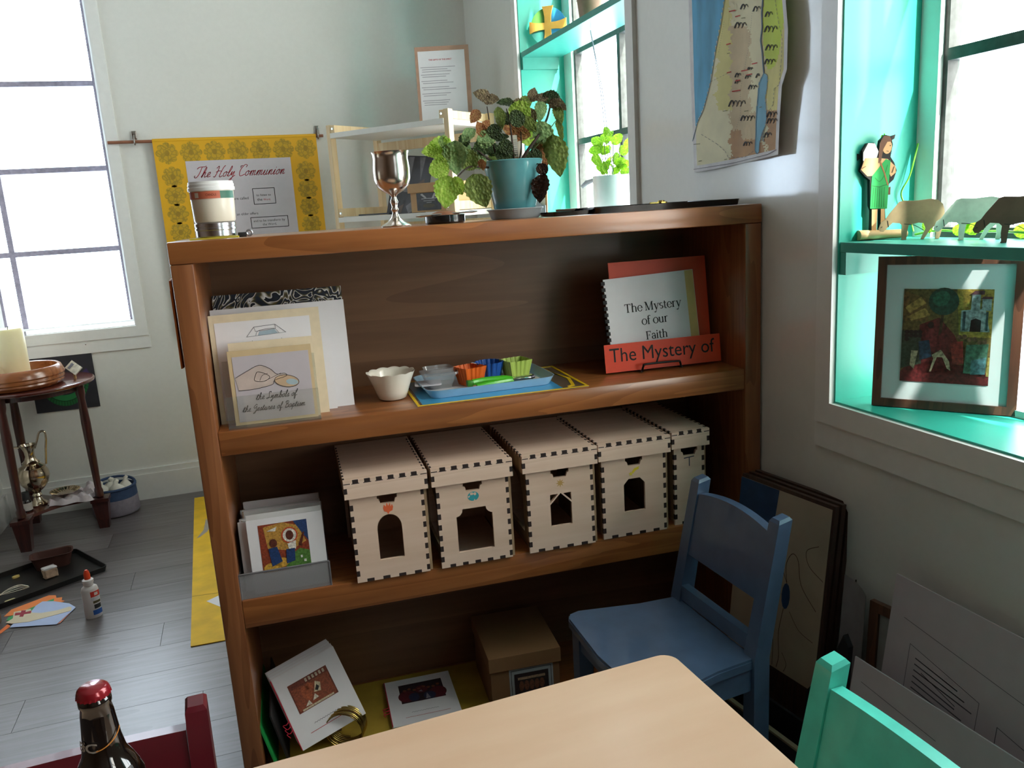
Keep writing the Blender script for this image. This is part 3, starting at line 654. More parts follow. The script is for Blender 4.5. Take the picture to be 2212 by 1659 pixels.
for x in (.0, .1812):
    b = B(); b.plate([[(0, .001), (.2, .001), (.2, .05), (0, .05)]], -.0006, .0006); b.v = [T(x, 0, 0) @ R(90, 'Z') @ R(90, 'X') @ p for p in b.v]; obj('side_panel', b, SIL, t)
PAGE = [M('paper_grey_%d' % i, c, rough=.65, var=.02) for i, c in enumerate(('#d9d7da', '#c9c8c8', '#e0dadd'))]
TAN = M('paper_tan', '#a98d78', rough=.7)
for i in range(9):
    v = .045+i*.016; dx = (.003*math.sin(i*2.1)); hh = .150-.0035*(i % 4)
    t = bthing('white_booklet', 'folded white booklet standing in the silver mesh holder behind the front one', 'booklet', -1.19+dx+.004*(i % 3), v, S2+.0015, -1+rnd.uniform(-1.5, 1.5), 'booklets in the mesh holder')
    sheet('cover', t, LEAN(0, 0, 0, 3), .163, hh, .0012, PAGE[i % 3]); sheet('back_cover', t, LEAN(.001, .004, 0, 3), .163, hh, .0010, PAGE[(i+1) % 3])
    b = B(); b.at(LEAN(0, 0, 0, 3)); b.box(-.0008, .002, 0, hh, -.0055, .0004); obj('spine', b, TAN if i % 3 == 1 else PAGE[i % 3], t)
def icon_print(parent, mm, w_, h, kind):
    """small generic painted scene"""
    q = lambda pts: [(x*w_, y*h) for x, y in pts]
    el = lambda cx, cy, rx, ry, rot=0: q(ell(cx, cy, rx, ry, 18, rot=rot))
    C = lambda c: M('print_'+c, '#'+c, rough=.55, var=.4, scale=260, detail=5)
    if kind == 'figures':
        it = [(C('8a3a22'), [q(rect(0, 0, 1, 1))]), (C('b98a3e'), [q([(.1, .95), (.5, 1), (.8, .9), (.95, .55), (.6, .4), (.15, .5)])]), (C('27406f'), [q([(.72, 1), (1, 1), (1, .55), (.9, .7)])]),
              (C('4f7a35'), [q([(.45, .02), (1, 0), (1, .35), (.8, .42), (.6, .3)])]), (C('c89a3c'), [el(.2, .1, .18, .1), el(.4, .18, .15, .1)]),
              (C('c4502c'), [el(.62, .72, .17, .17)]), (C('ddd6cc'), [el(.62, .72, .14, .14), q([(.56, .55), (.74, .6), (.72, .42), (.58, .42)]), q([(.16, .86), (.38, .93), (.34, .84)])]),
              (C('5b2a1d'), [el(.62, .72, .08, .1), el(.27, .6, .08, .09), q([(.78, .5), (.9, .75), (.93, .74), (.84, .46)])]), (C('1f3a6a'), [q([(.16, .5), (.34, .52), (.42, .2), (.2, .12)]), q([(.52, .44), (.7, .44), (.68, .18), (.5, .14)])]),
              (C('e6e2da'), [q(rect(.80, .22, .84, .27)), q(rect(.86, .13, .91, .18))])]
    elif kind == 'ruddy':
        it = [(C('6d2f1e'), [q(rect(0, 0, 1, 1))]), (C('8c4427'), [q(rect(.03, .05, .97, .8))]), (C('b8a790'), [q(rect(.42+.09*i, .84, .47+.09*i, .96)) for i in range(6)]),
              (C('a4512c'), [el(.35, .5, .12, .25), el(.45, .65, .1, .12)]), (C('c9b99a'), [q([(.5, .4), (.62, .72), (.72, .6), (.66, .35)]), q(rect(.1, .02, .9, .08))]), (C('1d1816'), [q([(.54, .45), (.62, .6), (.66, .5), (.6, .4)])]),
              (C('d8cdbb'), [q([(.4, .18), (.5, .36), (.56, .2)]), q([(.2, .12), (.32, .26), (.36, .1)])])]
    elif kind == 'crowd':
        it = [(C('2a1a22'), [q(rect(0, 0, 1, 1))]), (C('571c26'), [el(.15, .35, .2, .3), el(.85, .3, .2, .3), el(.5, .6, .15, .2)]), (C('2a2f4a'), [el(.3, .25, .12, .22), el(.65, .2, .14, .2)]),
              (C('7a4a30'), [el(.12+.11*i, .66+.05*math.sin(i*2), .04, .055) for i in range(8)]), (C('8d8a92'), [q([(.55, .05), (.6, .35), (.66, .05)]), q([(.42, .5), (.5, .56), (.52, .45)])])]
    else:
        it = [(C('2b2024'), [q(rect(0, 0, 1, 1))]), (C('6b4534'), [el(.2+.15*i, .5, .07, .2) for i in range(5)]), (C('a08a70'), [q(rect(.1, .75, .9, .85))])]
    return prints('picture', parent, mm, it)
t = bthing('front_booklet', 'white booklet with a colourful figure picture at the front of the mesh holder', 'booklet', -1.172, .022, S2+.0015, 0)
mm = LEAN(0, 0, 0, 2); sheet('cover', t, mm, .153, .160, .0012, WHT); sheet('back_cover', t, LEAN(0, .006, 0, 4), .152, .168, .001, PAGE[1])
icon_print(t, mm @ T(.022, .042, 0), .098, .105, 'figures')

# ================================================================ LASER-CUT PLYWOOD BOXES
PLY = wood('plywood', '#e8cdbb', '#d9bba4', 'x', rough=.55, ring=6, fine=60, coat=.0)
PLYS = wood('plywood_side', '#b59a7b', '#8f7559', 'z', rough=.6, ring=6, fine=60, coat=.0)
BURN = M('burnt_edge', '#2a1d1c', rough=.7, var=.2)
def notched(w_, h, lefts, rights, bots, tops, d):
    """outline of a panel, counter-clockwise, with notches of depth d"""
    P = [(0, 0)]
    for a, c in bots: P += [(a, 0), (a, d), (c, d), (c, 0)]
    P.append((w_, 0))
    for a, c in rights: P += [(w_, a), (w_-d, a), (w_-d, c), (w_, c)]
    P.append((w_, h))
    for a, c in reversed(tops): P += [(c, h), (c, h-d), (a, h-d), (a, h)]
    P.append((0, h))
    for a, c in reversed(lefts): P += [(0, c), (d, c), (d, a), (0, a)]
    o = [P[0]]
    for q in P[1:]:
        if abs(q[0]-o[-1][0])+abs(q[1]-o[-1][1]) > 1e-6: o.append(q)
    return o
def plybox(label, u, w_, kind, d=.27, v=-.006, rz=0):
    t = bthing('plywood_box', label, 'box', u, v, S2, rz, 'plywood boxes on the second shelf')
    h, th, q = .198, .0068, .0125
    zs = [(.014+i*.0245, .014+i*.0245+q) for i in range(7)]; zr = [(.004+i*.0245, .004+i*.0245+q) for i in range(8)]
    nb = max(2, int(w_/.032)); pb = (w_-.02)/nb; bs = [(.010+i*pb+pb*.3, .010+i*pb+pb*.3+pb*.45) for i in range(nb)]
    bs = [(.0, .016)]*0+bs
    holes = []
    cx = w_/2
    if kind == 'arch': holes.append([(cx-.026, .043), (cx+.026, .043), (cx+.026, .113)]+ell(cx, .113, .026, .030, 12, 0, 180)[1:-1]+[(cx-.026, .113)])
    if kind == 'scallop': holes.append([(cx-.040, .030), (cx+.040, .030), (cx+.040, .112), (cx+.036, .113), (cx+.031, .116), (cx+.027, .121), (cx+.026, .128), (cx-.026, .128), (cx-.027, .121), (cx-.031, .116), (cx-.036, .113), (cx-.040, .112)])
    if kind == 'gable': holes += [[(cx-.025, .055), (cx+.025, .055), (cx+.025, .106), (cx, .131), (cx-.025, .106)], [(cx-.025, .1105), (cx-.0055, .130), (cx-.025, .130)], [(cx+.025, .1105), (cx+.025, .130), (cx+.0055, .130)]]
    if kind == 'octagon': holes.append([(cx-.026, .058), (cx+.026, .058), (cx+.026, .124), (cx+.014, .137), (cx-.014, .137), (cx-.026, .124)])
    g = .021
    hh = [(cx-g, h-.004), (cx-g, h-.019), (cx-g*.8, h-.021), (cx-g*.68, h-.030), (cx+g*.68, h-.030), (cx+g*.8, h-.021), (cx+g, h-.019), (cx+g, h-.004)]
    holes.append(hh[::-1] if False else hh)
    F = LEAN(0, 0, 0, 0)
    b = B(); b.at(F); b.plate([notched(w_, h, zs, zr, bs, [], th)]+holes, -th, 0); obj('front_panel', b, PLY, t)
    b = B(); b.at(F @ T(0, 0, -d)); b.plate([rect(0, 0, w_, h)], 0, th); obj('back_panel', b, PLY, t)
    for x, zz in ((0, zs), (w_-th, zr)):
        b = B(); ar = [[(.06, .03), (d-.06, .03), (d-.06, .11)]+ell(d/2, .11, d/2-.06, .05, 10, 0, 180)[1:-1]+[(.06, .11)]]
        b.at(T(x+th, 0, 0) @ R(90, 'Z') @ R(90, 'X')); b.plate([[(th, 0), (d-th, 0), (d-th, h), (th, h)]]+(ar if x == 0 else []), 0, th)
        b.at(I4).mat(1)
        for a, c in zz: b.box(x, x+th, .0004, th, a, c)
        obj('side_panel', b, [PLYS, BURN], t)
    b = B(); b.box(th, w_-th, th, d-th, 0, th); b.mat(1)
    for a, c in bs: b.box(a, c, .0004, th, 0, th-.0002)
    obj('bottom_panel', b, [PLY, BURN], t)
    # lid
    lw, ld, lz, lh = w_+.018, d+.018, h-.008, .040; lx, ly = -.009, -.009
    ltop = lz+lh
    n = max(3, int(lw/.026)); pt = (lw-.028)/n; tt = [(.014+i*pt+pt*.2, .014+i*pt+pt*.2+pt*.5) for i in range(n)]
    tt = [(.0, .012)]+tt+[(lw-.012, lw)] if lw > .1 else tt
    tt2 = [(a, c) for a, c in tt if a > .001 and c < lw-.001]
    side = [(.012+i*.022, .012+i*.022+.011) for i in range(int((ld-.02)/.022))]
    b = B(); b.at(T(lx, ly, ltop-th)); b.plate([notched(lw, ld, side, side, tt2, [], th*.55)], 0, th); obj('lid_top', b, PLY, t)
    b = B(); b.at(LEAN(lx, ly, lz, 0)); b.plate([notched(lw, lh-th, [(.012, .024)], [(.010, .022)], [], [], th)], -th, 0)
    b.at(I4).mat(1)
    for a, c in tt2: b.box(lx+a, lx+c, ly+.0004, ly+th*.55, ltop-th, ltop+.0003)
    b.box(lx+.0005, lx+.014, ly-.0003, ly+.001, ltop-th-.0006, ltop-th+.0012); b.box(lx+lw-.014, lx+lw-.0005, ly-.0003, ly+.001, ltop-th-.0006, ltop-th+.0012)
    for a, c in tt2: b.box(lx+a-.002, lx+c+.002, ly-.0003, ly+.001, ltop-th-.001, ltop-th+.0005)
    obj('lid_front', b, [PLY, BURN], t)
    b = B(); b.box(lx, lx+lw, ly+ld-th, ly+ld, lz, ltop-th); obj('lid_back', b, PLY, t)
    for x, (a, c) in ((lx, (.012, .024)), (lx+lw-th, (.010, .022))):
        b = B(); b.box(x, x+th, ly+th, ly+ld-th, lz, ltop-th); b.mat(1); b.box(x, x+th, ly+.0004, ly+th, lz+a, lz+c)
        for s0, s1 in side: b.box(x+.0003, x+th*.55, ly+s0, ly+s1, ltop-th, ltop+.0003)
        obj('lid_side', b, [PLYS, BURN], t)
    # emblem
    E_ = F @ T(cx, .1545 if kind != 'arch' else .1575, 0) @ Matrix.Scale(1.0, 4); s = .011
    if kind == 'arch': prints('flame_emblem', t, E_, [(M('ink_orange', '#e2663a', rough=.7), [[(0, -.014), (.003, -.009), (.009, -.007), (.011, .001), (.009, .007), (.006, .002), (.005, .011), (.001, .004), (-.002, .012), (-.004, .003), (-.008, .008), (-.010, .0), (-.008, -.007), (-.003, -.009)]])])
    if kind == 'scallop': prints('globe_emblem', t, E_, [(M('ink_teal', '#2f9aa5', rough=.7), [ell(0, 0, .0125, .0105, 20)]), (PLY, [ell(-.003, .006, .004, .003), ell(.004, .005, .003, .0035), [(.0, -.0105), (.004, -.010), (.003, -.006)], [(-.012, .001), (-.006, .003), (-.010, -.003)]])])
    if kind == 'gable': prints('star_emblem', t, E_, [(M('ink_tan', '#c19a5b', rough=.7), [[((.0105 if i % 2 == 0 else .0045)*math.sin(i*math.pi/8), (.0105 if i % 2 == 0 else .0045)*math.cos(i*math.pi/8)) for i in range(16)]])])
    if kind == 'octagon': prints('comet_emblem', t, E_, [(M('ink_yellow', '#e0c936', rough=.7), [[(-.008+(.006 if i % 2 == 0 else .0025)*math.sin(i*math.pi/5), -.006+(.006 if i % 2 == 0 else .0025)*math.cos(i*math.pi/5)) for i in range(10)], [(-.006, -.002), (.0, .006), (.014, .010), (.011, .006), (.013, .004), (.003, .0), (-.003, -.007)]])])
    if kind == 'tee': prints('letter_emblem', t, E_, [(M('ink_navy', '#27344f', rough=.7), [], [([(-.013, .008), (.012, .010)], .0022), ([(0, .009), (0, -.012)], .0022)])])
    return t
plybox('plywood box with an arched door and orange flame, first from the mesh holder', -.962, .156, 'arch')
plybox('plywood box with a wide scallop-cornered opening and teal globe mark', -.780, .160, 'scallop')
plybox('plywood box with a small gabled opening and tan star mark', -.580, .156, 'gable')
plybox('plywood box with a clipped-corner opening and yellow comet mark', -.401, .158, 'octagon', v=.0)
plybox('narrow plywood box marked with a dark T at the right end of the row', -.216, .078, 'tee', v=.012)

# ================================================================ BOTTOM SHELF
S3 = .025
t = bthing('ochre_cloth', 'ochre paper lining the bottom shelf of the bookcase', 'lining', -1.19, .012, S3)
b = B(); b.box(0, .60, 0, .28, 0, .0008); obj('sheet', b, M('ochre_paper', '#a88a2e', rough=.8, var=.15, scale=14), t)
GP = M('paper_green', '#1f9a4a', rough=.5, var=.05)
t = bthing('green_folder', 'bright green folder leaning against the left end of the bottom shelf', 'folder', -1.175, .02, S3+.001)
b = B(); b.at(R(-13, 'Y')); b.box(-.0015, .0015, 0, .27, 0, .18); obj('cover', b, GP, t)
t = bthing('black_folder', 'thin black folder leaning beside the green folder on the bottom shelf', 'folder', -1.150, .03, S3+.001)
b = B(); b.at(R(-12, 'Y')); b.box(-.0015, .0015, 0, .25, 0, .13); obj('cover', b, M('black_card', '#1b1b1c', rough=.5), t)
YARN = M('red_yarn', '#c1203a', rough=.8)
def booklet_stack(label, m, w_, h, n, dz, pic, pm, title):
    t = thing('picture_booklet', label, 'booklet', m.to_translation(), 0)
    mr = m.copy(); mr.translation = (0, 0, 0)
    for i in range(n):
        k = n-1-i; mi = mr @ T(-.0006*i, .0035*i, -dz*i) @ R(rnd.uniform(-.5, .5), 'Z'); sheet('page' if i else 'cover', t, mi, w_, h, dz*.6, WHT if i % 2 == 0 else PAGE[2])
    pw, ph, px_, py_ = pm
    icon_print(t, mr @ T(px_, py_, .0), pw, ph, pic)
    prints('title_rule', t, mr, [(REDI, [], [([(w_*.2, h*.14), (w_*.85, h*.14)], .0012)]), (INKG, [], [([(w_*(.3+.02*i), h*(.225+.012*(i%2))) for i in range(21)], .0009)])])
    b = B(); b.at(mr)
    for yy in (.3, .36, .42): b.tube(curve([(-.001, h*yy, .001), (-.008, h*(yy-.03), .003), (-.016, h*(yy-.02), .001), (-.012, h*(yy-.08), .002)], 4), .0010, 5)
    b.tube([(-.001, .01*h, .0006), (-.001, .99*h, .0006)], .0012, 5); obj('yarn_tie', b, YARN, t)
    return t
# leaning stack: world frame from its corner pixels on the shelf
def frame_from(bl, br, tl):
    x = (br-bl).normalized(); y = (tl-bl); y = (y-x*y.dot(x)).normalized(); z = x.cross(y)
    return Matrix(((x.x, y.x, z.x, bl.x), (x.y, y.y, z.y, bl.y), (x.z, y.z, z.z, bl.z), (0, 0, 0, 1)))
bl = on_bc(655, 1622, .025); br = on_bc(790, 1540, .055); tl = on_bc(572, 1478, .12)
fm = frame_from(bl, br, tl); low = min((fm @ Vector((0, 0, -.02))).z, bl.z); print('stack corner z', bl.z, br.z, tl.z, (br-bl).length, (tl-bl).length)
fm.translation += Vector((0, 0, max(0, S3+.004-bl.z)))
booklet_stack('tilted stack of white sewn booklets with a russet picture propped on the bottom shelf', fm, (br-bl).length, (tl-bl).length, 8, .0030, 'ruddy', ((br-bl).length*.62, (tl-bl).length*.40, (br-bl).length*.17, (tl-bl).length*.42), '')
t = bthing('booklet_rest', 'ochre wooden block propping up the tilted booklet stack', 'block', -1.08, .14, S3+.001)
b = B(); b.box(-.05, .05, -.03, .10, 0, .05, bev=.002); obj('block', b, M('block_wood', '#6e4e2c', rough=.6), t)
bl = on_z(850, 1572, S3+.010); br = on_z(1000, 1540, S3+.010); tl = on_z(835, 1475, S3+.010)
fm2 = frame_from(bl, br, tl); print('flat booklet', (br-bl).length, (tl-bl).length)
booklet_stack('white sewn booklet with a dark crowd picture lying flat on the bottom shelf', fm2, (br-bl).length, (tl-bl).length, 4, .0024, 'crowd', ((br-bl).length*.66, (tl-bl).length*.42, (br-bl).length*.19, (tl-bl).length*.44), '')
# brass coil of wire
t = bthing('brass_coil', 'coil of brass memory wire standing in front of the tilted booklets', 'coil', 0, 0, S3+.001, -20)
cp = on_z(752, 1606, S3); t.location = cp; MW[t] = Matrix.Translation(cp) @ Matrix.Rotation(BK-math.radians(20), 4, 'Z')
BRS = M('brass', '#b59a55', rough=.22, metal=1, var=.1)
pts = []; nC = 8*28
for i in range(nC+1):
    a = 2*math.pi*i/28; pts.append((.043*math.sin(a), -.022+.044*i/nC, .0448-.043*math.cos(a)))
b = B(); b.tube(pts, .0017, 6); obj('wire', b, BRS, t, smooth=60)
b = B(); b.lathe([(0, 0), (.003, .002), (0, .004)], 8, .040, -.020); b.lathe([(0, 0), (.003, .002), (0, .004)], 8, -.02, -.026); obj('end_bead', b, BRS, t, smooth=60)
# kraft carton with lid and framed label
KR = M('kraft_card', '#7d5c3e', rough=.65, var=.06, scale=18); KRL = M('kraft_lid', '#8a6746', rough=.6, var=.06, scale=18)
t = bthing('kraft_box', 'brown kraft cardboard box with a lid and framed label on the bottom shelf', 'box', -.682, .050, S3, -2)
b = B(); b.box(.004, .172, .004, .216, 0, .108); obj('body', b, KR, t)
b = B(); b.box(0, .176, 0, .22, .105, .142, bev=.001); obj('lid', b, KRL, t)
mm = LEAN(.048, .0035, .014, 0); sheet('label', t, mm, .108, .090, .0006, M('label_grey', '#9aa3a8', rough=.5))
icon_print(t, mm @ T(.012, .010, .0002), .084, .066, 'dark')
prints('label_line', t, mm, [(INK, [], [([(.005, .005), (.103, .005), (.103, .085), (.005, .085), (.005, .005)], .0012)])])
# ================================================================ ON TOP OF THE BOOKCASE
ST_ = 1.173
SILV = M('tarnished_silver', '#d9cfc6', rough=.2, metal=1, var=.25, scale=22)
t = bthing('yellow_card', 'yellow card lying under the tin on the bookcase top', 'card', -1.16, .10, ST_)
b = B(); b.plate([rect(-.045, -.05, .045, .05)], 0, .003); obj('card', b, M('card_yellow', '#c9b73a', rough=.5), t)
t = bthing('silver_tin', 'shallow ribbed silver tin under the white candle tub', 'tin', -1.158, .10, ST_+.003)
b = B(); b.lathe([(0, 0), (.036, 0), (.0375, .002), (.0375, .013), (.039, .014), (.039, .018), (.0375, .0185), (.0375, .0205), (.039, .021), (.039, .027), (.036, .029), (0, .029)], 40)
obj('tin', b, M('bright_tin', '#c9c8cc', rough=.22, metal=1, var=.06), t, smooth=35)
t = bthing('candle_tub', 'white lidded candle tub with an orange and green label on the bookcase top', 'tub', -1.157, .10, ST_+.0322)
TUBM = M('wax_tub', '#e9e2d2', rough=.3, var=.02, coat=.3); b = B(); b.lathe([(0, 0), (.037, 0), (.039, .003), (.041, .045), (.0415, .062), (0, .062)], 40); obj('tub', b, TUBM, t, smooth=40)
b = B(); b.lathe([(.043, .060), (.044, .060), (.0445, .066), (.043, .067), (.0435, .072), (.0425, .073), (.042, .0775), (0, .0775)], 40); obj('lid', b, M('white_plastic', '#f2f2f2', rough=.3, var=.02), t, smooth=40)
def wrap(a0, a1, r, z0, z1, mat, name, parent, n=14):
    b = B(); vs = []; fs = []
    for i in range(n+1):
        a = math.radians(a0+(a1-a0)*i/n); vs += [(r*math.cos(a), r*math.sin(a), z0), (r*math.cos(a), r*math.sin(a), z1)]
    for i in range(n): fs.append((2*i, 2*i+2, 2*i+3, 2*i+1))
    return obj(name, b.add(vs, fs), mat, parent, smooth=60)
wrap(195, 295, .0421, .0445, .0585, M('label_salmon', '#c56b50', rough=.5), 'orange_label', t); wrap(295, 345, .0421, .0445, .0585, M('label_green', '#2f6e58', rough=.5), 'green_label', t)
def wrap_text(s, a0, a1, r, z, h, mat, name, parent, shear=0):
    vs, fs = textb(s, 1, shear); x0 = min(p.x for p in vs); x1 = max(p.x for p in vs); b = B()
    q = []
    for p in vs:
        a = math.radians(a0+(a1-a0)*(p.x-x0)/(x1-x0)); q.append((r*math.cos(a), r*math.sin(a), z+p.y*h))
    return obj(name, b.add(q, fs), mat, parent)
wrap_text('CANDLE', 258, 285, .0424, .0495, .0065, M('label_brown', '#6d3322', rough=.6), 'label_lettering', t)
wrap(226, 238, .0423, .0468, .0562, M('label_cream', '#d8cfc0', rough=.5), 'label_seal', t, 4)
t = bthing('pencil_sharpener', 'little black and clear metal sharpener beside the silver tin', 'sharpener', -1.105, .09, ST_)
b = B(); b.box(-.012, .004, -.006, .006, 0, .009, bev=.001); obj('body', b, INK, t, smooth=40)
b = B(); b.at(T(.010, -.004, .0075) @ R(90, 'X')); b.tube([(.0052*math.cos(k*math.pi/8), .0052*math.sin(k*math.pi/8), 0) for k in range(16)], .0022, 6, closed=True); obj('ring', b, M('grey_metal', '#8d8f96', rough=.3, metal=.7), t, smooth=50)
# goblet
t = bthing('silver_goblet', 'tarnished silver goblet standing on the bookcase top', 'goblet', -.800, .10, ST_)
b = B(); b.lathe([(0, 0), (.031, 0), (.032, .002), (.028, .005), (.018, .010), (.009, .019), (.0055, .027), (.0055, .031), (.008, .035), (.0055, .040), (.007, .047), (.0085, .051), (.0065, .056), (.005, .061), (.009, .066), (.022, .073), (.033, .083), (.0375, .098), (.038, .118), (.036, .138), (.037, .147), (.040, .152), (.0388, .152), (.0355, .146), (.0345, .138), (.036, .118), (.0355, .100), (.031, .085), (.018, .076), (0, .073)], 48)
obj('cup', b, SILV, t, smooth=50)
# dish with bread
t = bthing('black_dish', 'small round black dish beside the goblet', 'dish', -.695, .10, ST_)
b = B(); b.lathe([(0, 0), (.040, 0), (.043, .003), (.0435, .017), (.042, .018), (.0405, .016), (.040, .005), (0, .004)], 40); obj('dish', b, M('black_lacquer', '#17191a', rough=.15, var=.2, coat=.6), t, smooth=40)
t = bthing('brown_loaf', 'small brown domed loaf inside the black dish', 'bread', -.695, .10, ST_+.0065)
b = B(); b.lathe([(0, 0), (.03, .001), (.034, .008), (.028, .015), (.016, .019), (0, .0205)], 28); obj('loaf', b, M('crust', '#8f5e45', rough=.7, var=.2, bump=.2, scale=80), t, smooth=60)
t = bthing('butter_knife', 'slim silver knife resting across the black dish', 'knife', -.695, .075, ST_+.0195)
b = B(); b.tube([(-.066, 0, -.0015), (-.055, 0, -.001), (-.02, 0, .0), (.03, 0, .001), (.055, 0, .0015), (.066, 0, .0018)], [.0012, .0030, .0018, .0016, .0026, .001], 8); obj('knife', b, CHR, t, smooth=50)
# black trays at the right end
BLK = M('black_gloss', '#101214', rough=.12, var=.2, coat=.5)
t = bthing('small_black_tray', 'small black rectangular dish right of the flower pot', 'tray', -.425, .10, ST_, 2)
obj('tray', tray(.088, .10, .009, .006, flare=.003), BLK, t, smooth=35)
t = bthing('long_black_tray', 'long glossy black tray at the right end of the bookcase top', 'tray', -.205, .16, ST_, 4)
obj('tray', tray(.365, .24, .013, .008, flare=.004), BLK, t, smooth=35)
t = bthing('gold_cross_pin', 'small flat gold cross lying on the long black tray', 'ornament', -.190, .105, ST_+.0135)
b = B(); b.plate([[(-.028, -.002), (-.004, -.003), (-.004, -.010), (.006, -.010), (.006, -.003), (.014, -.002), (.014, .004), (.006, .004), (.006, .016), (-.004, .016), (-.004, .004), (-.028, .002)]], 0, .003); obj('cross', b, BRS, t)
b = B(); b.lathe([(0, .003), (.009, .003), (.008, .006), (0, .007)], 14, .001, .002); obj('boss', b, BRS, t, smooth=50)

# ---------------------------------------------------------------- plant in a teal pot
t = bthing('potted_plant', 'leafy plant with quilted olive leaves in a glossy teal pot on the bookcase', 'plant', -.525, .15, ST_)
TEAL = M('teal_glaze', '#5fa0a8', rough=.14, var=.12, scale=10, coat=.6)
b = B(); b.lathe([(0, .022), (.045, .022), (.047, .024), (.0655, .118), (.068, .124), (.0665, .126), (.064, .124), (.061, .110), (0, .110)], 48); obj('pot', b, TEAL, t, smooth=40)
b = B(); b.lathe([(0, 0), (.052, 0), (.055, .003), (.060, .018), (.064, .021), (.063, .0225), (.0585, .0215), (.052, .006), (0, .005)], 48); obj('saucer', b, M('grey_plastic', '#9aa3a8', rough=.3, var=.05), t, smooth=40)
b = B(); b.lathe([(0, .1105), (.0605, .1105), (.03, .116), (0, .117)], 24); obj('soil', b, M('soil', '#2c221b', rough=.95, var=.4, bump=.6, scale=140), t, smooth=60)
LM = [leafmat('leaf_olive', '#76843f', '#9aa85a'), leafmat('leaf_lime', '#8fb33a', '#b9cf5e', .55), leafmat('leaf_brown', '#75604c', '#9a8864', .3), leafmat('leaf_rust', '#a8603f', '#c99a62', .4), leafmat('leaf_dark', '#364529', '#56683e', .25), leafmat('leaf_dry', '#3a2520', '#5c3b2c', .1), leafmat('leaf_sage', '#84a568', '#b0c684', .45)]
def leaf_mesh(kind, mat, round_=False):
    """unit-length quilted leaf along +y with toothed edge"""
    b = B(); nx, ny = 8, 14; vs = []; fs = []
    for j in range(ny+1):
        v = j/ny; wid = (.5*math.sin(math.pi*v**.72)**.8 if not round_ else .5*math.sin(math.pi*v**.85)**.6)+.004
        if kind == 'droop': wid *= .72
        for i in range(nx+1):
            s = i/nx*2-1; e = wid*(1+(.10 if j % 2 else -.02)*(abs(s) > .9)) if 0 < j < ny else wid
            x = s*e; y = v
            fold = {'cup': .22, 'droop': -.30, 'flat': .08, 'curl': .5}[kind]
            z = fold*abs(s)*wid+.030*math.cos(j*math.pi)*(1-abs(s))*(0 < j < ny)*(abs(s) > .05)+{'cup': .12, 'droop': -.28, 'flat': .0, 'curl': .35}[kind]*v*v
            z += .02*math.sin(i*2.1+j)
            vs.append((x, y, z))
    for j in range(ny):
        for i in range(nx): a = j*(nx+1)+i; fs.append((a, a+1, a+nx+2, a+nx+1))
    return mesh_of(b.add(vs, fs), 'leaf', mat, 80)
LMESH = {}
def leaf(parent, base, tip, kind, mk, roundish=False, width=1.0, roll=0, facing=None):
    key = (kind, mk, roundish)
    if key not in LMESH: LMESH[key] = leaf_mesh(kind, LM[mk], roundish)
    o = bpy.data.objects.new('leaf', LMESH[key]); link(o, parent)
    inv = MW[parent].inverted(); base = inv @ Vector(base); tip = inv @ Vector(tip); y = tip-base; Ln = y.length; y.normalize()
    c = (inv.to_3x3() @ (Vector((0, 0, EYE))-MW[parent].to_translation())).normalized() if facing is None else Vector(facing)
    z = (c-y*c.dot(y)); z = z.normalized() if z.length > .05 else y.orthogonal().normalized()
    x = y.cross(z); m = Matrix(((x.x, y.x, z.x, base.x), (x.y, y.y, z.y, base.y), (x.z, y.z, z.z, base.z), (0, 0, 0, 1)))
    o.matrix_local = m @ Matrix.Rotation(math.radians(roll), 4, 'Y') @ Matrix.Diagonal((Ln*width, Ln, Ln, 1)); return o
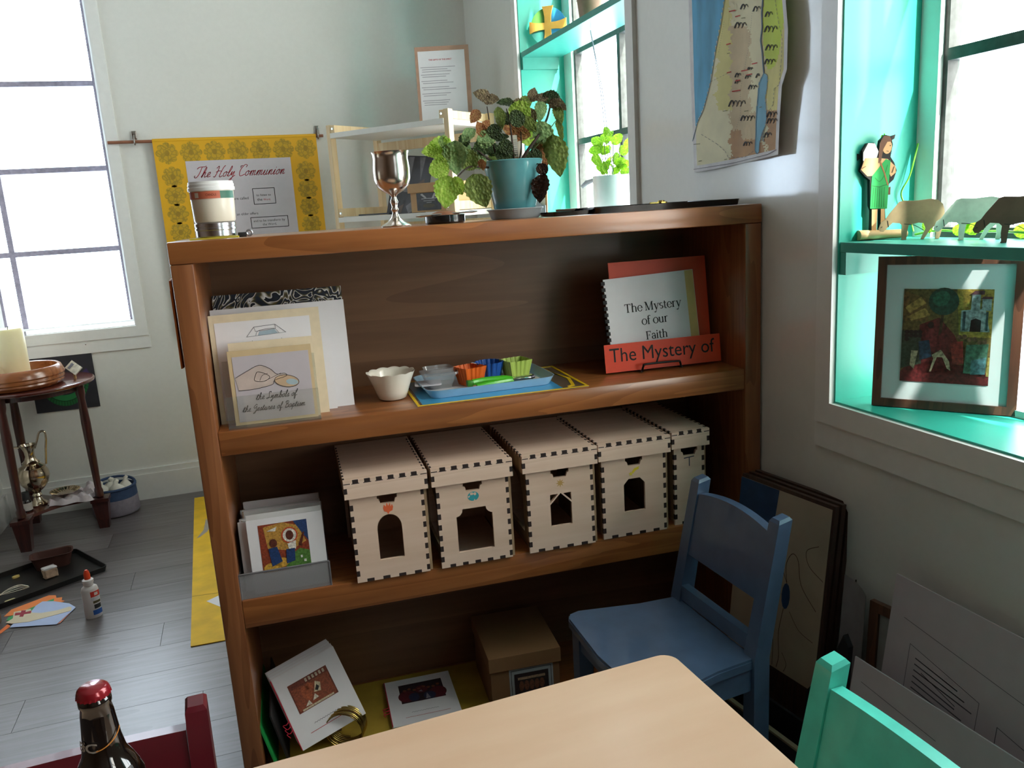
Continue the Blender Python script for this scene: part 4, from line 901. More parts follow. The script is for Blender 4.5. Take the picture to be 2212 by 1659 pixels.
# px centre, length px, tip direction deg, depth behind shelf front, kind, colour, round, roll
LV = [(1040, 208, 40, 165, .14, 'cup', 2, 0, 30), (1062, 214, 34, -5, .15, 'flat', 2, 0, 50), (1026, 252, 34, 235, .12, 'flat', 3, 0, 20), (1092, 225, 40, 185, .16, 'cup', 4, 0, 50),
 (1120, 226, 36, -5, .17, 'flat', 2, 0, 40), (1135, 222, 36, 20, .17, 'flat', 0, 0, 30), (1150, 205, 30, 75, .16, 'cup', 2, 0, 20), (1166, 212, 40, 185, .15, 'flat', 2, 0, 50),
 (1192, 208, 40, -20, .15, 'cup', 4, 0, 40), (1206, 226, 42, -35, .13, 'flat', 2, 0, 50), (1204, 250, 46, -80, .14, 'droop', 0, 0, 30), (1166, 240, 50, -100, .18, 'droop', 6, 0, 10),
 (1122, 244, 52, 165, .14, 'cup', 1, 1, 10), (1148, 252, 40, -70, .17, 'droop', 2, 0, 20), (1076, 256, 52, -88, .15, 'droop', 0, 0, 30), (1092, 258, 34, 200, .18, 'flat', 4, 0, 10),
 (1116, 257, 34, 20, .10, 'cup', 4, 1, 0), (1143, 272, 48, -55, .11, 'droop', 0, 0, 25), (1108, 274, 52, 178, .19, 'cup', 3, 1, 10), (1125, 286, 46, -20, .19, 'flat', 3, 0, 10),
 (1035, 282, 34, 120, .12, 'curl', 3, 0, 30), (1050, 272, 30, 60, .12, 'flat', 3, 0, 30), (1068, 284, 34, -90, .11, 'cup', 4, 1, 0), (1052, 300, 46, 5, .12, 'flat', 6, 0, 20), (1085, 296, 30, 0, .12, 'flat', 4, 0, 60),
 (1016, 296, 40, 240, .12, 'curl', 6, 0, 30), (1002, 308, 40, 250, .13, 'flat', 4, 0, 30), (986, 340, 74, -85, .12, 'cup', 6, 0, 15), (1000, 330, 56, -100, .13, 'droop', 6, 0, 35),
 (952, 322, 58, 170, .13, 'flat', 1, 1, 10), (965, 335, 50, -40, .14, 'flat', 1, 1, 15), (930, 328, 40, 190, .13, 'cup', 1, 0, 20), (948, 365, 46, 200, .12, 'flat', 1, 1, 5), (958, 305, 30, 80, .13, 'flat', 6, 0, 30),
 (965, 415, 72, -95, .10, 'flat', 1, 0, 5), (992, 398, 40, -60, .11, 'curl', 1, 0, 20), (1036, 412, 78, -68, .12, 'flat', 0, 0, 10), (1012, 345, 48, -60, .12, 'cup', 0, 1, 10), (1030, 350, 44, 200, .13, 'flat', 6, 0, 10), (1040, 320, 44, 30, .13, 'flat', 4, 0, 30),
 (1058, 322, 40, 150, .15, 'cup', 4, 0, 20), (1092, 318, 32, 70, .12, 'cup', 4, 1, 0), (1083, 334, 30, 170, .12, 'flat', 4, 1, 20), (1100, 338, 30, 10, .13, 'flat', 4, 0, 30), (1066, 345, 34, 120, .14, 'flat', 0, 0, 30),
 (1130, 262, 60, -35, .20, 'flat', 1, 1, 0), (1150, 290, 60, -70, .21, 'flat', 1, 1, 5), (1175, 300, 80, -75, .12, 'droop', 6, 0, 10), (1198, 338, 96, -84, .11, 'droop', 0, 0, 20), (1172, 336, 64, -80, .14, 'droop', 3, 0, 10), (1152, 338, 40, 200, .13, 'flat', 4, 0, 20),
 (1203, 282, 50, -88, .15, 'droop', 0, 0, 60), (1172, 364, 26, -60, .085, 'cup', 5, 1, 20), (1178, 405, 62, -88, .085, 'curl', 5, 0, 40), (1160, 318, 30, 40, .15, 'flat', 4, 0, 10), (1042, 356, 26, -80, .09, 'flat', 3, 0, 30)]
for cx, cy, ln, an, v, kd, mk, rd, rl in LV:
    dx, dy = math.cos(math.radians(an))*ln/2, -math.sin(math.radians(an))*ln/2
    leaf(t, on_bc(cx-dx, cy-dy, v-.004), on_bc(cx+dx, cy+dy, v+.004), kd, mk, bool(rd), .95 if rd else .78, rl)
STEM = M('stem_brown', '#3a2a20', rough=.7, var=.2); STG = M('stem_green', '#56612f', rough=.6, var=.2)
def stem(parent, pts, r0, r1, mat=STEM, name='stem'):
    P = curve([(MW[parent].inverted() @ Vector(on_bc(*q)))[:] for q in pts], 5); n = len(P)
    b = B(); b.tube(P, [r0+(r1-r0)*i/(n-1) for i in range(n)], 6); return obj(name, b, mat, parent, smooth=60)
stem(t, [(1122, 356, .14), (1140, 325, .13), (1165, 290, .13), (1182, 255, .14), (1190, 220, .15)], .0045, .0018)
stem(t, [(1112, 356, .14), (1108, 320, .13), (1102, 270, .14), (1094, 235, .16)], .0026, .0012)
stem(t, [(1120, 354, .15), (1126, 320, .16), (1125, 285, .18)], .0024, .0012)
stem(t, [(1085, 356, .14), (1070, 330, .13), (1060, 280, .13), (1052, 230, .14)], .0024, .0011)
stem(t, [(1080, 358, .14), (1050, 340, .13), (1030, 325, .13), (1005, 322, .13), (960, 340, .13)], .0030, .0014)
stem(t, [(1060, 362, .13), (1030, 360, .12), (1010, 362, .12), (985, 385, .11), (972, 392, .10)], .0026, .0011)
stem(t, [(1145, 300, .13), (1180, 285, .14), (1200, 262, .14)], .0016, .0008, STG)
stem(t, [(1150, 325, .14), (1175, 300, .13), (1195, 300, .12)], .0016, .0009, STG)
stem(t, [(1140, 356, .13), (1160, 354, .10), (1172, 360, .086), (1176, 380, .085)], .0016, .001)
p0 = MW[t].inverted() @ on_bc(1110, 350, .16); b = B(); b.at(T(*p0)); b.plate([rect(-.010, -.01, .012, .062)], 0, .0006); b.v = [p for p in b.v]
b = B(); b.at(LEAN(p0.x, p0.y, p0.z-.01, 4)); b.plate([rect(-.010, 0, .012, .068)], -.0005, 0); tg = obj('plant_tag', b, M('tag_white', '#ddd5c8', rough=.5), t)
prints('tag_print', tg, LEAN(p0.x, p0.y, p0.z-.01, 4), [(M('tag_orange', '#c98a5a', rough=.6), [rect(-.010, 0, -.002, .03), rect(-.010, .0, .012, .02)]), (INKG, [], [([(.0, .026+.0045*i), (.010, .026+.0045*i)], .0010) for i in range(8)])])

# ================================================================ BACK WALL: banner on its rod
t = thing('banner_rod', 'thin wooden dowel on two hooks carrying the yellow banner', 'rod', (0, YB-.018, 1.560))
b = B(); b.tube([(-.459, 0, 0), (.425, 0, 0)], .0065, 10); obj('dowel', b, M('dowel_wood', '#8a5a44', rough=.5), t, smooth=50)
HK = M('nickel', '#9d9690', rough=.25, metal=.9)
for x in (-.355, .402):
    b = B(); b.box(x-.010, x+.010, .010, .018, .010, .045, bev=.002); b.tube(curve([(x, .012, .03), (x, -.004, .022), (x, -.012, -.002), (x, -.004, -.012), (x, .006, -.006)], 5), .0032, 8); obj('hook', b, HK, t, smooth=50)
DAM = bpy.data.materials.new('damask_yellow'); DAM.use_nodes = True
nt = DAM.node_tree; N = nt.nodes; L = nt.links; p = N['Principled BSDF']
tc = N.new('ShaderNodeTexCoord'); vo = N.new('ShaderNodeTexVoronoi'); vo.feature = 'DISTANCE_TO_EDGE'; vo.inputs['Scale'].default_value = 60; L.new(tc.outputs['Object'], vo.inputs['Vector'])
rp = N.new('ShaderNodeValToRGB'); rp.color_ramp.elements[0].color = lin('#a08428'); rp.color_ramp.elements[1].color = lin('#c39c22'); rp.color_ramp.elements[0].position = .03; rp.color_ramp.elements[1].position = .12
L.new(vo.outputs['Distance'], rp.inputs[0]); L.new(rp.outputs[0], p.inputs['Base Color']); p.inputs['Roughness'].default_value = .6
YEL = M('banner_yellow', '#dfaa1c', rough=.55, var=.06, scale=5)
t = thing('yellow_banner', 'yellow banner bordered with damask medallions and lettered The Holy Communion', 'banner', (0, YB-.026, 0))
bw0, bw1 = -.287, .392
b = B(); b.box(bw0, bw1, 0, .0012, .72, 1.568); obj('cloth', b, YEL, t)
b = B(); b.tube([(bw0+.002, .008, 1.560), (bw1-.002, .008, 1.560)], .0095, 10); obj('rod_sleeve', b, YEL, t, smooth=60)
PBm = LEAN(0, 0, 0, 0)
med = []
def medal(cx, cz, r):
    o = []
    for i in range(48):
        a = 2*math.pi*i/48; q = r*(.80+.2*abs(math.cos(4*a))**.6); o.append((cx+q*math.cos(a), cz+q*math.sin(a)))
    return o
for i in range(7): med.append(medal(bw0+.052+i*.096, 1.508, .046))
for k in range(9):
    med.append(medal(bw0+.062, 1.41-k*.078, .044)); med.append(medal(bw1-.060, 1.41-k*.078, .044))
eyes = [ell(c[0], c[1], .010, .012, 10) for c in [(sum(p[0] for p in m_)/48, sum(p[1] for p in m_)/48) for m_ in med]]
rings = []
prints('damask_medallion', t, PBm, [(DAM, med), (M('damask_dark', '#9c7e22', rough=.6), eyes)])
q0, q1 = on_y(400, 348, YB-.026), on_y(627, 340, YB-.026)
pz = (q0.z+q1.z)/2; LAV = M('paper_lavender', '#c9c3cb', rough=.5, var=.02)
b = B(); b.box(q0.x, q1.x, -.0012, -.0006, .80, pz); obj('text_sheet', b, LAV, t)
def BW(x, y): v = on_y(x, y, YB-.027); return v.x, v.z
TM = PBm @ T(0, 0, .0016)
b = B(); b.at(TM); x0, z0 = BW(418, 384); x1, z1 = BW(620, 376); script(b, 'The Holy Communion', x0, x1-.012, (z0+z1)/2, .0026, 0, .5); obj('banner_title', b, REDI, t)
b = B(); b.at(TM)
x0, z0 = BW(505, 432); x1, _ = BW(537, 430); text_fit(b, 'n are called', x0-.012, x1, z0)
x0, z0 = BW(505, 466); x1, _ = BW(558, 463); text_fit(b, 'en an elder offers', x0-.006, x1, z0)
x0, z0 = BW(554, 424); x1, _ = BW(585, 421); text_fit(b, 'to listen to', x0, x1, z0)
x0, z0 = BW(556, 434); x1, _ = BW(567, 433); text_fit(b, 'the', x0, x1, z0)
x0, z0 = BW(548, 480); x1, _ = BW(616, 476); text_fit(b, 'and to be transform by', x0, x1, z0)
x0, z0 = BW(568, 487); x1, _ = BW(598, 485); text_fit(b, 'the Word,', x0, x1, z0)
for A_ in (((545, 408), (592, 405), (596, 438), (550, 442)), ((541, 470), (621, 466), (624, 488), (545, 493))):
    c = [BW(*q) for q in A_]; xa, xb = (c[0][0]+c[3][0])/2, (c[1][0]+c[2][0])/2; za, zb = (c[0][1]+c[1][1])/2, (c[2][1]+c[3][1])/2
    b.stroke([(xa, za), (xb, za), (xb, zb), (xa, zb), (xa, za)], .0028)
obj('banner_lettering', b, INK, t)
b = B(); b.at(TM); x0, z0 = BW(569, 433); x1, _ = BW(585, 432); text_fit(b, 'Word,', x0, x1, z0); obj('red_word', b, REDI, t)
# dark poster with green arch under the window
t = thing('dark_poster', 'dark slate poster with a green ruffled arc pinned below the left window', 'poster', (0, YB-.004, 0))
c = [on_y(x, y, YB-.004) for x, y in ((76, 743), (193, 737), (217, 878), (80, 893))]
xa, xb, za, zb = c[3].x, c[1].x, (c[2].z+c[3].z)/2, (c[0].z+c[1].z)/2
b = B(); b.box(xa, xb, -.001, 0, za, zb); obj('sheet', b, M('slate_paper', '#2b2b33', rough=.7), t)
cx, cz = on_y(143, 850, YB).x, on_y(138, 856, YB).z
out_, in_ = [], []
for i in range(25):
    a = math.radians(188+164*i/24); out_.append((cx+.098*math.cos(a), cz+.075+.118*math.sin(a))); in_.append((cx+.072*math.cos(a), cz+.075+.070*math.sin(a)))
PG1 = M('felt_green', '#2f8a4e', rough=.8, var=.08); PG2 = M('felt_dark_green', '#1f6a3a', rough=.8)
mid = [((o[0]*.55+i_[0]*.45), (o[1]*.55+i_[1]*.45)) for o, i_ in zip(out_, in_)]
prints('green_arc', t, PBm @ T(0, 0, .001), [(PG1, [out_+in_[::-1]]), (PG2, [out_+mid[::-1]]), (M('felt_line', '#123f22', rough=.8), [], [(mid, .003)]+[([mid[i], out_[i]], .0018) for i in range(1, 24, 1)])])
prints('purple_patch', t, PBm @ T(0, 0, .001), [(M('felt_purple', '#3a2a58', rough=.8), [[(xb-.09, zb-.17), (xb-.03, zb-.12), (xb-.005, zb-.18)]])])
b = B(); b.lathe([(0, 0), (.005, 0), (.004, .002), (0, .003)], 12); b.v = [T(xb-.016, -.001, zb-.017) @ R(90, 'X') @ p for p in b.v]; obj('pin', b, CHR, t, smooth=50)
t = thing('lined_sheet', 'pale lined sheet pinned behind the candle below the window', 'paper', (0, YB-.004, 0))
c0, c1 = on_y(40, 722, YB), on_y(0, 830, YB); b = B(); b.box(-1.02, c0.x+.03, -.001, 0, c1.z, c0.z+.01); obj('sheet', b, M('paper_bluegrey', '#b9b9c4', rough=.6), t)
prints('ruled_lines', t, PBm @ T(0, 0, .001), [(INKG, [], [([(-1.01, c0.z-.02-.045*i), (c0.x+.02, c0.z-.02-.045*i)], .0016) for i in range(4)]+[([(-.97, c0.z-.01-.05*i), (-.955, c0.z+.005-.05*i), (-.94, c0.z-.012-.05*i)], .002) for i in range(3)])])

# ================================================================ SHELF UNIT ACROSS THE BACK CORNER
t = thing('shelf_unit', 'pale pine and white shelf unit set across the back corner', 'shelf unit', (.41, 3.62, 0), math.atan2(-.77, .637))
PINE = wood('pale_pine', '#f0dab4', '#e3c596', 'z', rough=.5, ring=9, fine=60, coat=0); WSH = M('white_melamine', '#ecebe7', rough=.4, var=.02)
UW, UD, UTOP = .632, .31, 1.575
for x, y in ((0, 0), (UW-.022, 0), (0, UD-.022), (UW-.022, UD-.022)):
    b = B(); b.box(x, x+.022, y, y+.030, 0, UTOP, bev=.001); obj('post', b, PINE, t)
for z in (.30, .70, 1.20, 1.545):
    for x in (0.022, UW-.044):
        b = B(); b.box(x, x+.022, .002, UD-.002, z-.002 if z > 1.5 else z, z+.028 if z > 1.5 else z+.034, bev=.001); obj('side_rail', b, PINE, t)
        b = B(); b.at(T(x+.011, .0018, z+.014) @ R(90, 'X')); b.lathe([(0, 0), (.006, 0), (.005, .002), (0, .002)], 10); obj('bolt', b, CHR, t, smooth=50)
    b = B(); b.box(.012 if z > 2 else .022, UW-.022, -.004, UD-.02, z-.024, z-.003, bev=.001); obj('shelf', b, WSH, t)
for z in (1.15, 1.50):
    b = B(); b.box(.022, UW-.022, UD-.018, UD-.006, z-.03, z+.01); obj('back_rail', b, PINE, t)
UM = MW[t]; UZ = 1.197
def uthing(name, label, cat, x, y, z, rz=0, group=None):
    p = UM @ Vector((x, y, z)); return thing(name, label, cat, p, math.atan2(-.77, .637)+math.radians(rz), group)
t = uthing('photo_board', 'dark photograph board leaning on the middle shelf of the pale unit', 'picture', .15, .16, UZ+.002, 0)
mm = LEAN(0, 0, 0, 14, 0, -6); sheet('board', t, mm, .21, .255, .003, M('photo_dark', '#2d2c33', rough=.4, var=.5, scale=20))
prints('photo', t, mm, [(M('photo_grey', '#6c6a70', rough=.4, var=.3), [[(.02, .25), (.05, .25), (.04, .12), (.02, .14)], [(.08, .25), (.11, .25), (.10, .10), (.075, .1)], [(.14, .25), (.17, .25), (.16, .15)], [(.1, .04), (.17, .09), (.19, .05), (.12, .01)]]),
   (M('photo_brown', '#5a4a40', rough=.4), [[(.12, .12), (.18, .16), (.19, .10), (.14, .07)], [(.03, .02), (.09, .05), (.08, .01)]])])
t = uthing('dark_plate', 'dark flat tile lying on the middle shelf of the pale unit', 'tile', .19, .055, UZ+.002, 10)
b = B(); b.plate([rrect(-.075, -.03, .075, .05, .004)], 0, .006); obj('tile', b, M('slate_tile', '#3a3f48', rough=.4), t)
t = uthing('wooden_chest', 'tan cardboard chest with a lid and photo label on the pale shelf unit', 'box', .395, .03, UZ+.002, 0)
CH = M('tan_card', '#c39a6c', rough=.6, var=.05); b = B(); b.box(0, .205, 0, .20, 0, .078); obj('body', b, CH, t)
b = B(); b.box(-.008, .213, -.008, .208, .076, .112, bev=.001); obj('lid', b, CH, t)
mm = LEAN(.030, -.0008, .006, 0); sheet('label', t, mm, .120, .068, .0005, M('photo_dark2', '#35353b', rough=.4, var=.4, scale=60))
prints('label_print', t, mm, [(M('photo_pale', '#b9b9bd', rough=.5), [[(.02, .062), (.045, .045), (.05, .05), (.03, .066)], [(.09, .066), (.075, .045), (.085, .045), (.1, .062)]], [([(.025, .045), (.05, .046), (.075, .045), (.1, .046)], .003), ([(.035, .037), (.09, .038)], .0022), ([(.05, .030), (.075, .031)], .002)]), (M('photo_olive', '#4a4634', rough=.5), [ell(.06, .018, .03, .008)])])
t = uthing('clipboard_sign', 'brown-framed sheet titled The Gifts of the Spirit standing on the pale unit', 'sign', .34, .20, 1.545-.003, 34)
mm = LEAN(0, 0, .001, 4)
CLB = M('sign_brown', '#a5826e', rough=.6); sheet('backing', t, mm, .222, .318, .006, CLB); sheet('paper', t, mm @ T(.012, .014, .0008), .192, .286, .0006, M('paper_pale', '#cfced2', rough=.6, var=.02))
b = B(); b.at(mm @ T(0, 0, .0014)); text_fit(b, 'THE GIFTS OF THE SPIRIT', .055, .150, .262, bold=.01); obj('sign_title', b, REDI, t)
LNS = []
for k, (y, n) in enumerate(((.236, 3), (.207, 2), (.182, 2), (.157, 2), (.132, 2), (.104, 3))):
    for i in range(n): LNS.append(([(.020+(.006 if i else 0), y-.0085*i), (.020+.09+rnd.uniform(.0, .055), y-.0085*i)], .0022))
prints('sign_text', t, mm @ T(0, 0, .0010), [(M('ink_soft', '#86858e', rough=.7), [], LNS)])
# ================================================================ WINDOW 2: shelf, cross, hanging planter
TSH = M('shelf_turquoise', '#3a9b8c', rough=.4, var=.05)
def wshelf(label, y0, y1, z0, z1, xr):
    t = thing('window_shelf', label, 'shelf', (XR, (y0+y1)/2, z0))
    d = (y1-y0)/2; b = B(); b.box(.002, xr-XR, -d+.005, d-.005, 0, z1-z0, bev=.001); obj('board', b, TSH, t)
    for s in (1, -1):
        b = B(); b.box(.003, xr-XR-.01, s*(d-.005)-(.016 if s > 0 else 0), s*(d-.005)+(0 if s > 0 else .016), -.044, -.0002); obj('cleat', b, TSH, t)
    return t
wshelf('turquoise shelf board across the far right-hand window', W2[0], W2[1], 1.756, 1.776, 1.286)
wshelf('turquoise shelf board across the near right-hand window carrying the sheep', W3[0], W3[1], 1.072, 1.092, 1.286)
t = thing('cross_disc', 'round blue and green disc with a gold flared cross on the far window shelf', 'ornament', (1.215, 3.09, 1.776+.012), 0)
mm = LEAN(0, 0, 0, 6, -35)
dc = [M('disc_green', '#5f9a4a', rough=.5, var=.2, scale=18), M('disc_blue', '#2f86b8', rough=.5, var=.25, scale=18), M('disc_teal', '#3f8f86', rough=.5, var=.2, scale=18)]
b = B(); b.at(mm); rr = .069; cyy = .071
for k, (a0, mi) in enumerate(((0, 1), (90, 0), (180, 2), (270, 1))):
    b.mat(mi); b.plate([[(0, cyy)]+ell(0, cyy, rr, rr, 10, a0, a0+90)], -.008, 0)
obj('disc', b, dc, t)
def flared(r, wi, wo, cyy):
    o = []
    for q in range(4):
        a = math.radians(90*q); c, s = math.cos(a), math.sin(a)
        pr_ = [(wi, -wi), (r*.45, -wi*1.05), (r*.75, -wo*.72), (r, -wo), (r, wo), (r*.75, wo*.72), (r*.45, wi*1.05)]
        o += [(x*c-y*s, cyy+x*s+y*c) for x, y in pr_]
    return o
b = B(); b.at(mm); b.plate([flared(.072, .012, .022, cyy)], .0002, .006); obj('cross', b, M('gold_paint', '#d2a24a', rough=.5, var=.1), t)
b = B(); b.box(-.03, .03, -.012, .02, -.012, -.002); b.v = [R(-35, 'Z') @ p for p in b.v]; obj('stand', b, M('stand_wood', '#c99a5c', rough=.5), t)
t = thing('shelf_pot', 'brown pot standing on the far window shelf above the hanging strings', 'pot', (1.20, 2.66, 1.776))
b = B(); b.lathe([(0, 0), (.035, 0), (.040, .004), (.040, .014), (.037, .017), (.043, .07), (.045, .072), (.041, .072), (.036, .02), (0, .018)], 28); obj('pot', b, M('pot_brown', '#a5806b', rough=.6), t, smooth=40)
HP = Vector((1.215, 2.57, 1.165))
t = thing('hanging_planter', 'white ribbed cylinder planter hung on cords with a bright green plant', 'plant', HP)
b = B(); b.lathe([(0, 0), (.061, 0), (.064, .003)]+[(.064+(.0006 if i % 2 else 0), .006+i*.006) for i in range(18)]+[(.064, .116), (.061, .116), (.060, .10), (0, .10)], 40); obj('pot', b, M('white_ceramic', '#e2e6e6', rough=.35, var=.02), t, smooth=50)
CORD = M('cord_grey', '#a3a7b4', rough=.7)
for x, y in ((.02, .055), (-.02, -.055)):
    b = B(); b.tube([(x, y, .10), (x*.5, y*.5+.06, .40), (-.02, .085, .588)], .0016, 6); obj('cord', b, CORD, t, smooth=60)
b = B(); b.tube([(-.045, .050, .105), (-.060, .075, .098), (-.075, .085, .085)], [.007, .009, .006], 6); obj('knot', b, CORD, t, smooth=60)
LM.append(leafmat('leaf_bright', '#6fae22', '#a6d23a', .6))
for i in range(26):
    a = rnd.uniform(0, 6.28); r = rnd.uniform(.0, .05); z = rnd.uniform(.12, .25); base = HP+Vector((r*math.cos(a), r*math.sin(a), z)); d = Vector((math.cos(a), math.sin(a), rnd.uniform(-.2, .8))).normalized()
    leaf(t, base, base+d*rnd.uniform(.035, .05), rnd.choice(['cup', 'flat', 'droop']), 7, True, 1.0, rnd.uniform(-40, 40))
b = B()
for i in range(7): a = i*.9; b.tube([(.02*math.cos(a), .02*math.sin(a), .09), (.035*math.cos(a), .035*math.sin(a), .22)], .0014, 5)
obj('stems', b, STG, t, smooth=60)
# folding wooden panel and scalloped card on the far sill
ZS = .769
def on_stand(): pass
t = thing('sill_stand', 'low white wooden riser below the far window', 'riser', (.985, 2.72, 0))
b = B(); b.box(-.12, .12, -.30, .30, 0, 1.14, bev=.003); obj('cabinet', b, WSH, t); b = B(); b.box(-.124, -.120, -.29, -.005, .05, 1.10); obj('door', b, WSH, t); b = B(); b.box(-.124, -.120, .005, .29, .05, 1.10); obj('door', b, WSH, t)
t = thing('folding_panel', 'hinged plywood panel with scalloped top and written sheet by the far window', 'panel', (.90, 2.78, 1.14), math.radians(-48))
PLP = M('ply_tan', '#c8955a', rough=.5, var=.06)
for x0, x1, fold in ((0, .105, 0), (.107, .165, 0)):
    mm = LEAN(x0, 0, 0, 3); w_ = x1-x0
    b = B(); b.at(mm); k = w_/2; b.plate([[(0, 0), (w_, 0), (w_, .135)]+[(w_-.012, .135)]+ell(k, .135, k-.012, .030, 8, 0, 180)+[(.012, .135), (0, .135)]], -.005, 0); pn = obj('leaf_panel', b, PLP, t)
    sheet('written_sheet', t, mm @ T(.006, .004, .0006), w_-.012, .112, .0004, M('paper_ivory', '#e4dccb', rough=.6))
    if x0 == 0: prints('writing', t, mm @ T(0, 0, .0008), [(CRM, [], [([(.02, .10-.018*i), (.07+.01*(i % 2), .101-.018*i)], .0016) for i in range(4)])])
t = thing('scallop_card', 'grey card with scalloped top leaning in front of the hinged panel', 'card', (.905, 2.715, 1.14), math.radians(-40))
mm = LEAN(0, 0, 0, 18); b = B(); b.at(mm); b.plate([[(0, 0), (.12, 0), (.115, .06), (.098, .062)]+ell(.06, .066, .036, .030, 10, 0, 180)+[(.022, .062), (.005, .06)]], -.004, 0); obj('card', b, M('card_grey', '#a7abb1', rough=.5), t)

# ================================================================ WINDOW 3: shepherd, sheep, vine, framed picture
Z3 = 1.0925
GRNT = M('tunic_green', '#1f9c4c', rough=.55, var=.1); SKN = M('painted_skin', '#d9a876', rough=.55, var=.05); BRNH = M('painted_hair', '#6b4632', rough=.55); PWH = M('painted_white', '#ece8e4', rough=.5); DRK = M('cut_edge', '#1d1715', rough=.7)
t = thing('shepherd_figure', 'painted wooden shepherd in a green tunic carrying a lamb on the window shelf', 'figurine', (1.195, 1.325, Z3), 0)
mm = LEAN(0, 0, .010, 0, -24)
S = .188
def sp(pts): return [((x-.5)*.088, y*S) for x, y in pts]
body_ = sp([(.38, .0), (.46, .02), (.48, .25), (.54, .25), (.55, .03), (.64, .0), (.68, .04), (.64, .25), (.66, .28), (.68, .50), (.80, .55), (.86, .64), (.80, .72), (.72, .78), (.76, .90), (.72, .98), (.60, 1.0), (.50, .95), (.46, .84), (.36, .93), (.22, .93), (.12, .86), (.14, .74), (.08, .66), (.20, .60), (.30, .56), (.32, .30), (.36, .25), (.36, .04)])
b = B(); b.at(mm); b.plate([body_], -.016, 0); obj('cutout', b, DRK, t)
prints('painting', t, mm, [
 (PWH, [sp([(.14, .84), (.24, .93), (.38, .92), (.46, .84), (.40, .74), (.24, .72), (.14, .76)])]),
 (SKN, [sp([(.37, .0), (.47, .03), (.48, .26), (.36, .26)]), sp([(.56, .03), (.66, .0), (.63, .26), (.55, .26)]), sp([(.24, .60), (.10, .67), (.18, .78), (.40, .78), (.66, .76), (.83, .68), (.84, .62), (.74, .58), (.66, .66), (.40, .60)]), sp(ell(.64, .88, .10, .07, 14))]),
 (BRNH, [sp([(.46, .72), (.48, .92), (.56, .99), (.68, .99), (.74, .93), (.64, .93), (.56, .86), (.52, .74)]), sp([(.64, .40), (.74, .40), (.74, .48), (.64, .47)])]),
 (GRNT, [sp([(.32, .27), (.68, .26), (.70, .50), (.72, .74), (.62, .76), (.34, .60), (.33, .52)])]),
 (M('tunic_fold', '#0f6a30', rough=.6), [], [(sp([(.36+.05*i, .28), (.38+.045*i, .48)]), .0010) for i in range(6)]+[(sp([(.34, .50), (.50, .485), (.70, .51)]), .0014), (sp(curve([(.40, .58), (.5, .54), (.6, .6), (.66, .7)])), .001)]),
 (M('strap_brown', '#9a6a3c', rough=.6), [], [(sp([(.50, .74), (.60, .62), (.68, .50)]), .0026)]),
 (DRK, [sp(ell(.70, .89, .012, .006, 8))], [(sp([(.63, .84), (.67, .835)]), .0008), (sp([(.12, .68), (.2, .7)]), .001), (sp([(.76, .62), (.80, .68)]), .0012)])])
b = B(); b.at(R(-24, 'Z'))
pts = ell(0, 0, .020, .014, 16, 0, 360); vs = [(-.034, y, .010+z*.7) for y, z in pts]+[(.055, y*.8, .009+z*.6) for y, z in pts]; k = len(pts)
b.add(vs, [list(range(k))[::-1], [k+i for i in range(k)]]+[(i, (i+1) % k, k+(i+1) % k, k+i) for i in range(k)]); b.v = [Vector((p.x, p.y+.004, max(p.z, 0))) for p in b.v]; b.v = [p for p in b.v]
obj('base_log', b, M('bark_pale', '#c8a878', rough=.6, var=.15), t, smooth=50)
b = B(); b.at(mm @ T(-.036, .145, -.008)); b.plate([[(-.004, -.002), (.003, .004), (.0, .010), (-.006, .012), (-.008, .006)]], -.006, 0); b.at(mm @ T(.024, .176, -.008)); b.plate([[(-.004, 0), (.004, .004), (.006, .012), (-.002, .010)]], -.006, 0); obj('lamb_feet', b, DRK, t)
SHEEP = [(.0, .30), (.03, .23), (.08, .22), (.13, .30), (.22, .44), (.33, .42), (.37, .36), (.36, .2), (.37, .03), (.36, .0), (.44, .0), (.45, .2), (.47, .37), (.62, .42), (.70, .40), (.73, .26), (.68, .08), (.66, .0), (.71, .0), (.76, .14), (.80, .24), (.88, .34), (.89, .12), (.88, .0), (.94, .0), (.97, .2), (.98, .4), (1.0, .52), (1.0, .70), (.97, .86), (.90, .96), (.80, 1.0), (.55, .97), (.38, .99), (.31, .96), (.24, .82), (.16, .66), (.10, .52), (.04, .46)]
def sheep(label, loc, ang, s, col):
    t = thing('wooden_sheep', label, 'figurine', loc, 0, 'cut-out sheep on the window shelf'); mm = LEAN(0, 0, 0, 0, ang); q = [((x-.5)*.112*s, y*.074*s) for x, y in SHEEP]
    b = B(); b.at(mm); b.plate([q], -.012, 0); obj('body', b, M('sheep_'+col[1:], col, rough=.6, var=.2, scale=40), t)
    prints('carved_line', t, mm, [(DRK, [], [(curve([((-.10)*.112*s, .40*.074*s), (.05*.112*s, .36*.074*s), (.2*.112*s, .22*.074*s)]), .0011), (curve([(-.36*.112*s, .50*.074*s), (-.34*.112*s, .34*.074*s)]), .0012), ([(-.46*.112*s, .33*.074*s), (-.44*.112*s, .35*.074*s)], .0012)])])
sheep('brown wooden sheep grazing beside the shepherd, first on the window shelf', (1.215, 1.262, Z3), -42, 1.0, '#8d7a5c')
sheep('pale green-white wooden sheep in the middle of the window shelf', (1.236, 1.150, Z3), -46, 1.0, '#c6d8c8')
sheep('dark brown wooden sheep nearest the picture edge on the window shelf', (1.205, 1.035, Z3), -48, 1.02, '#5c4436')
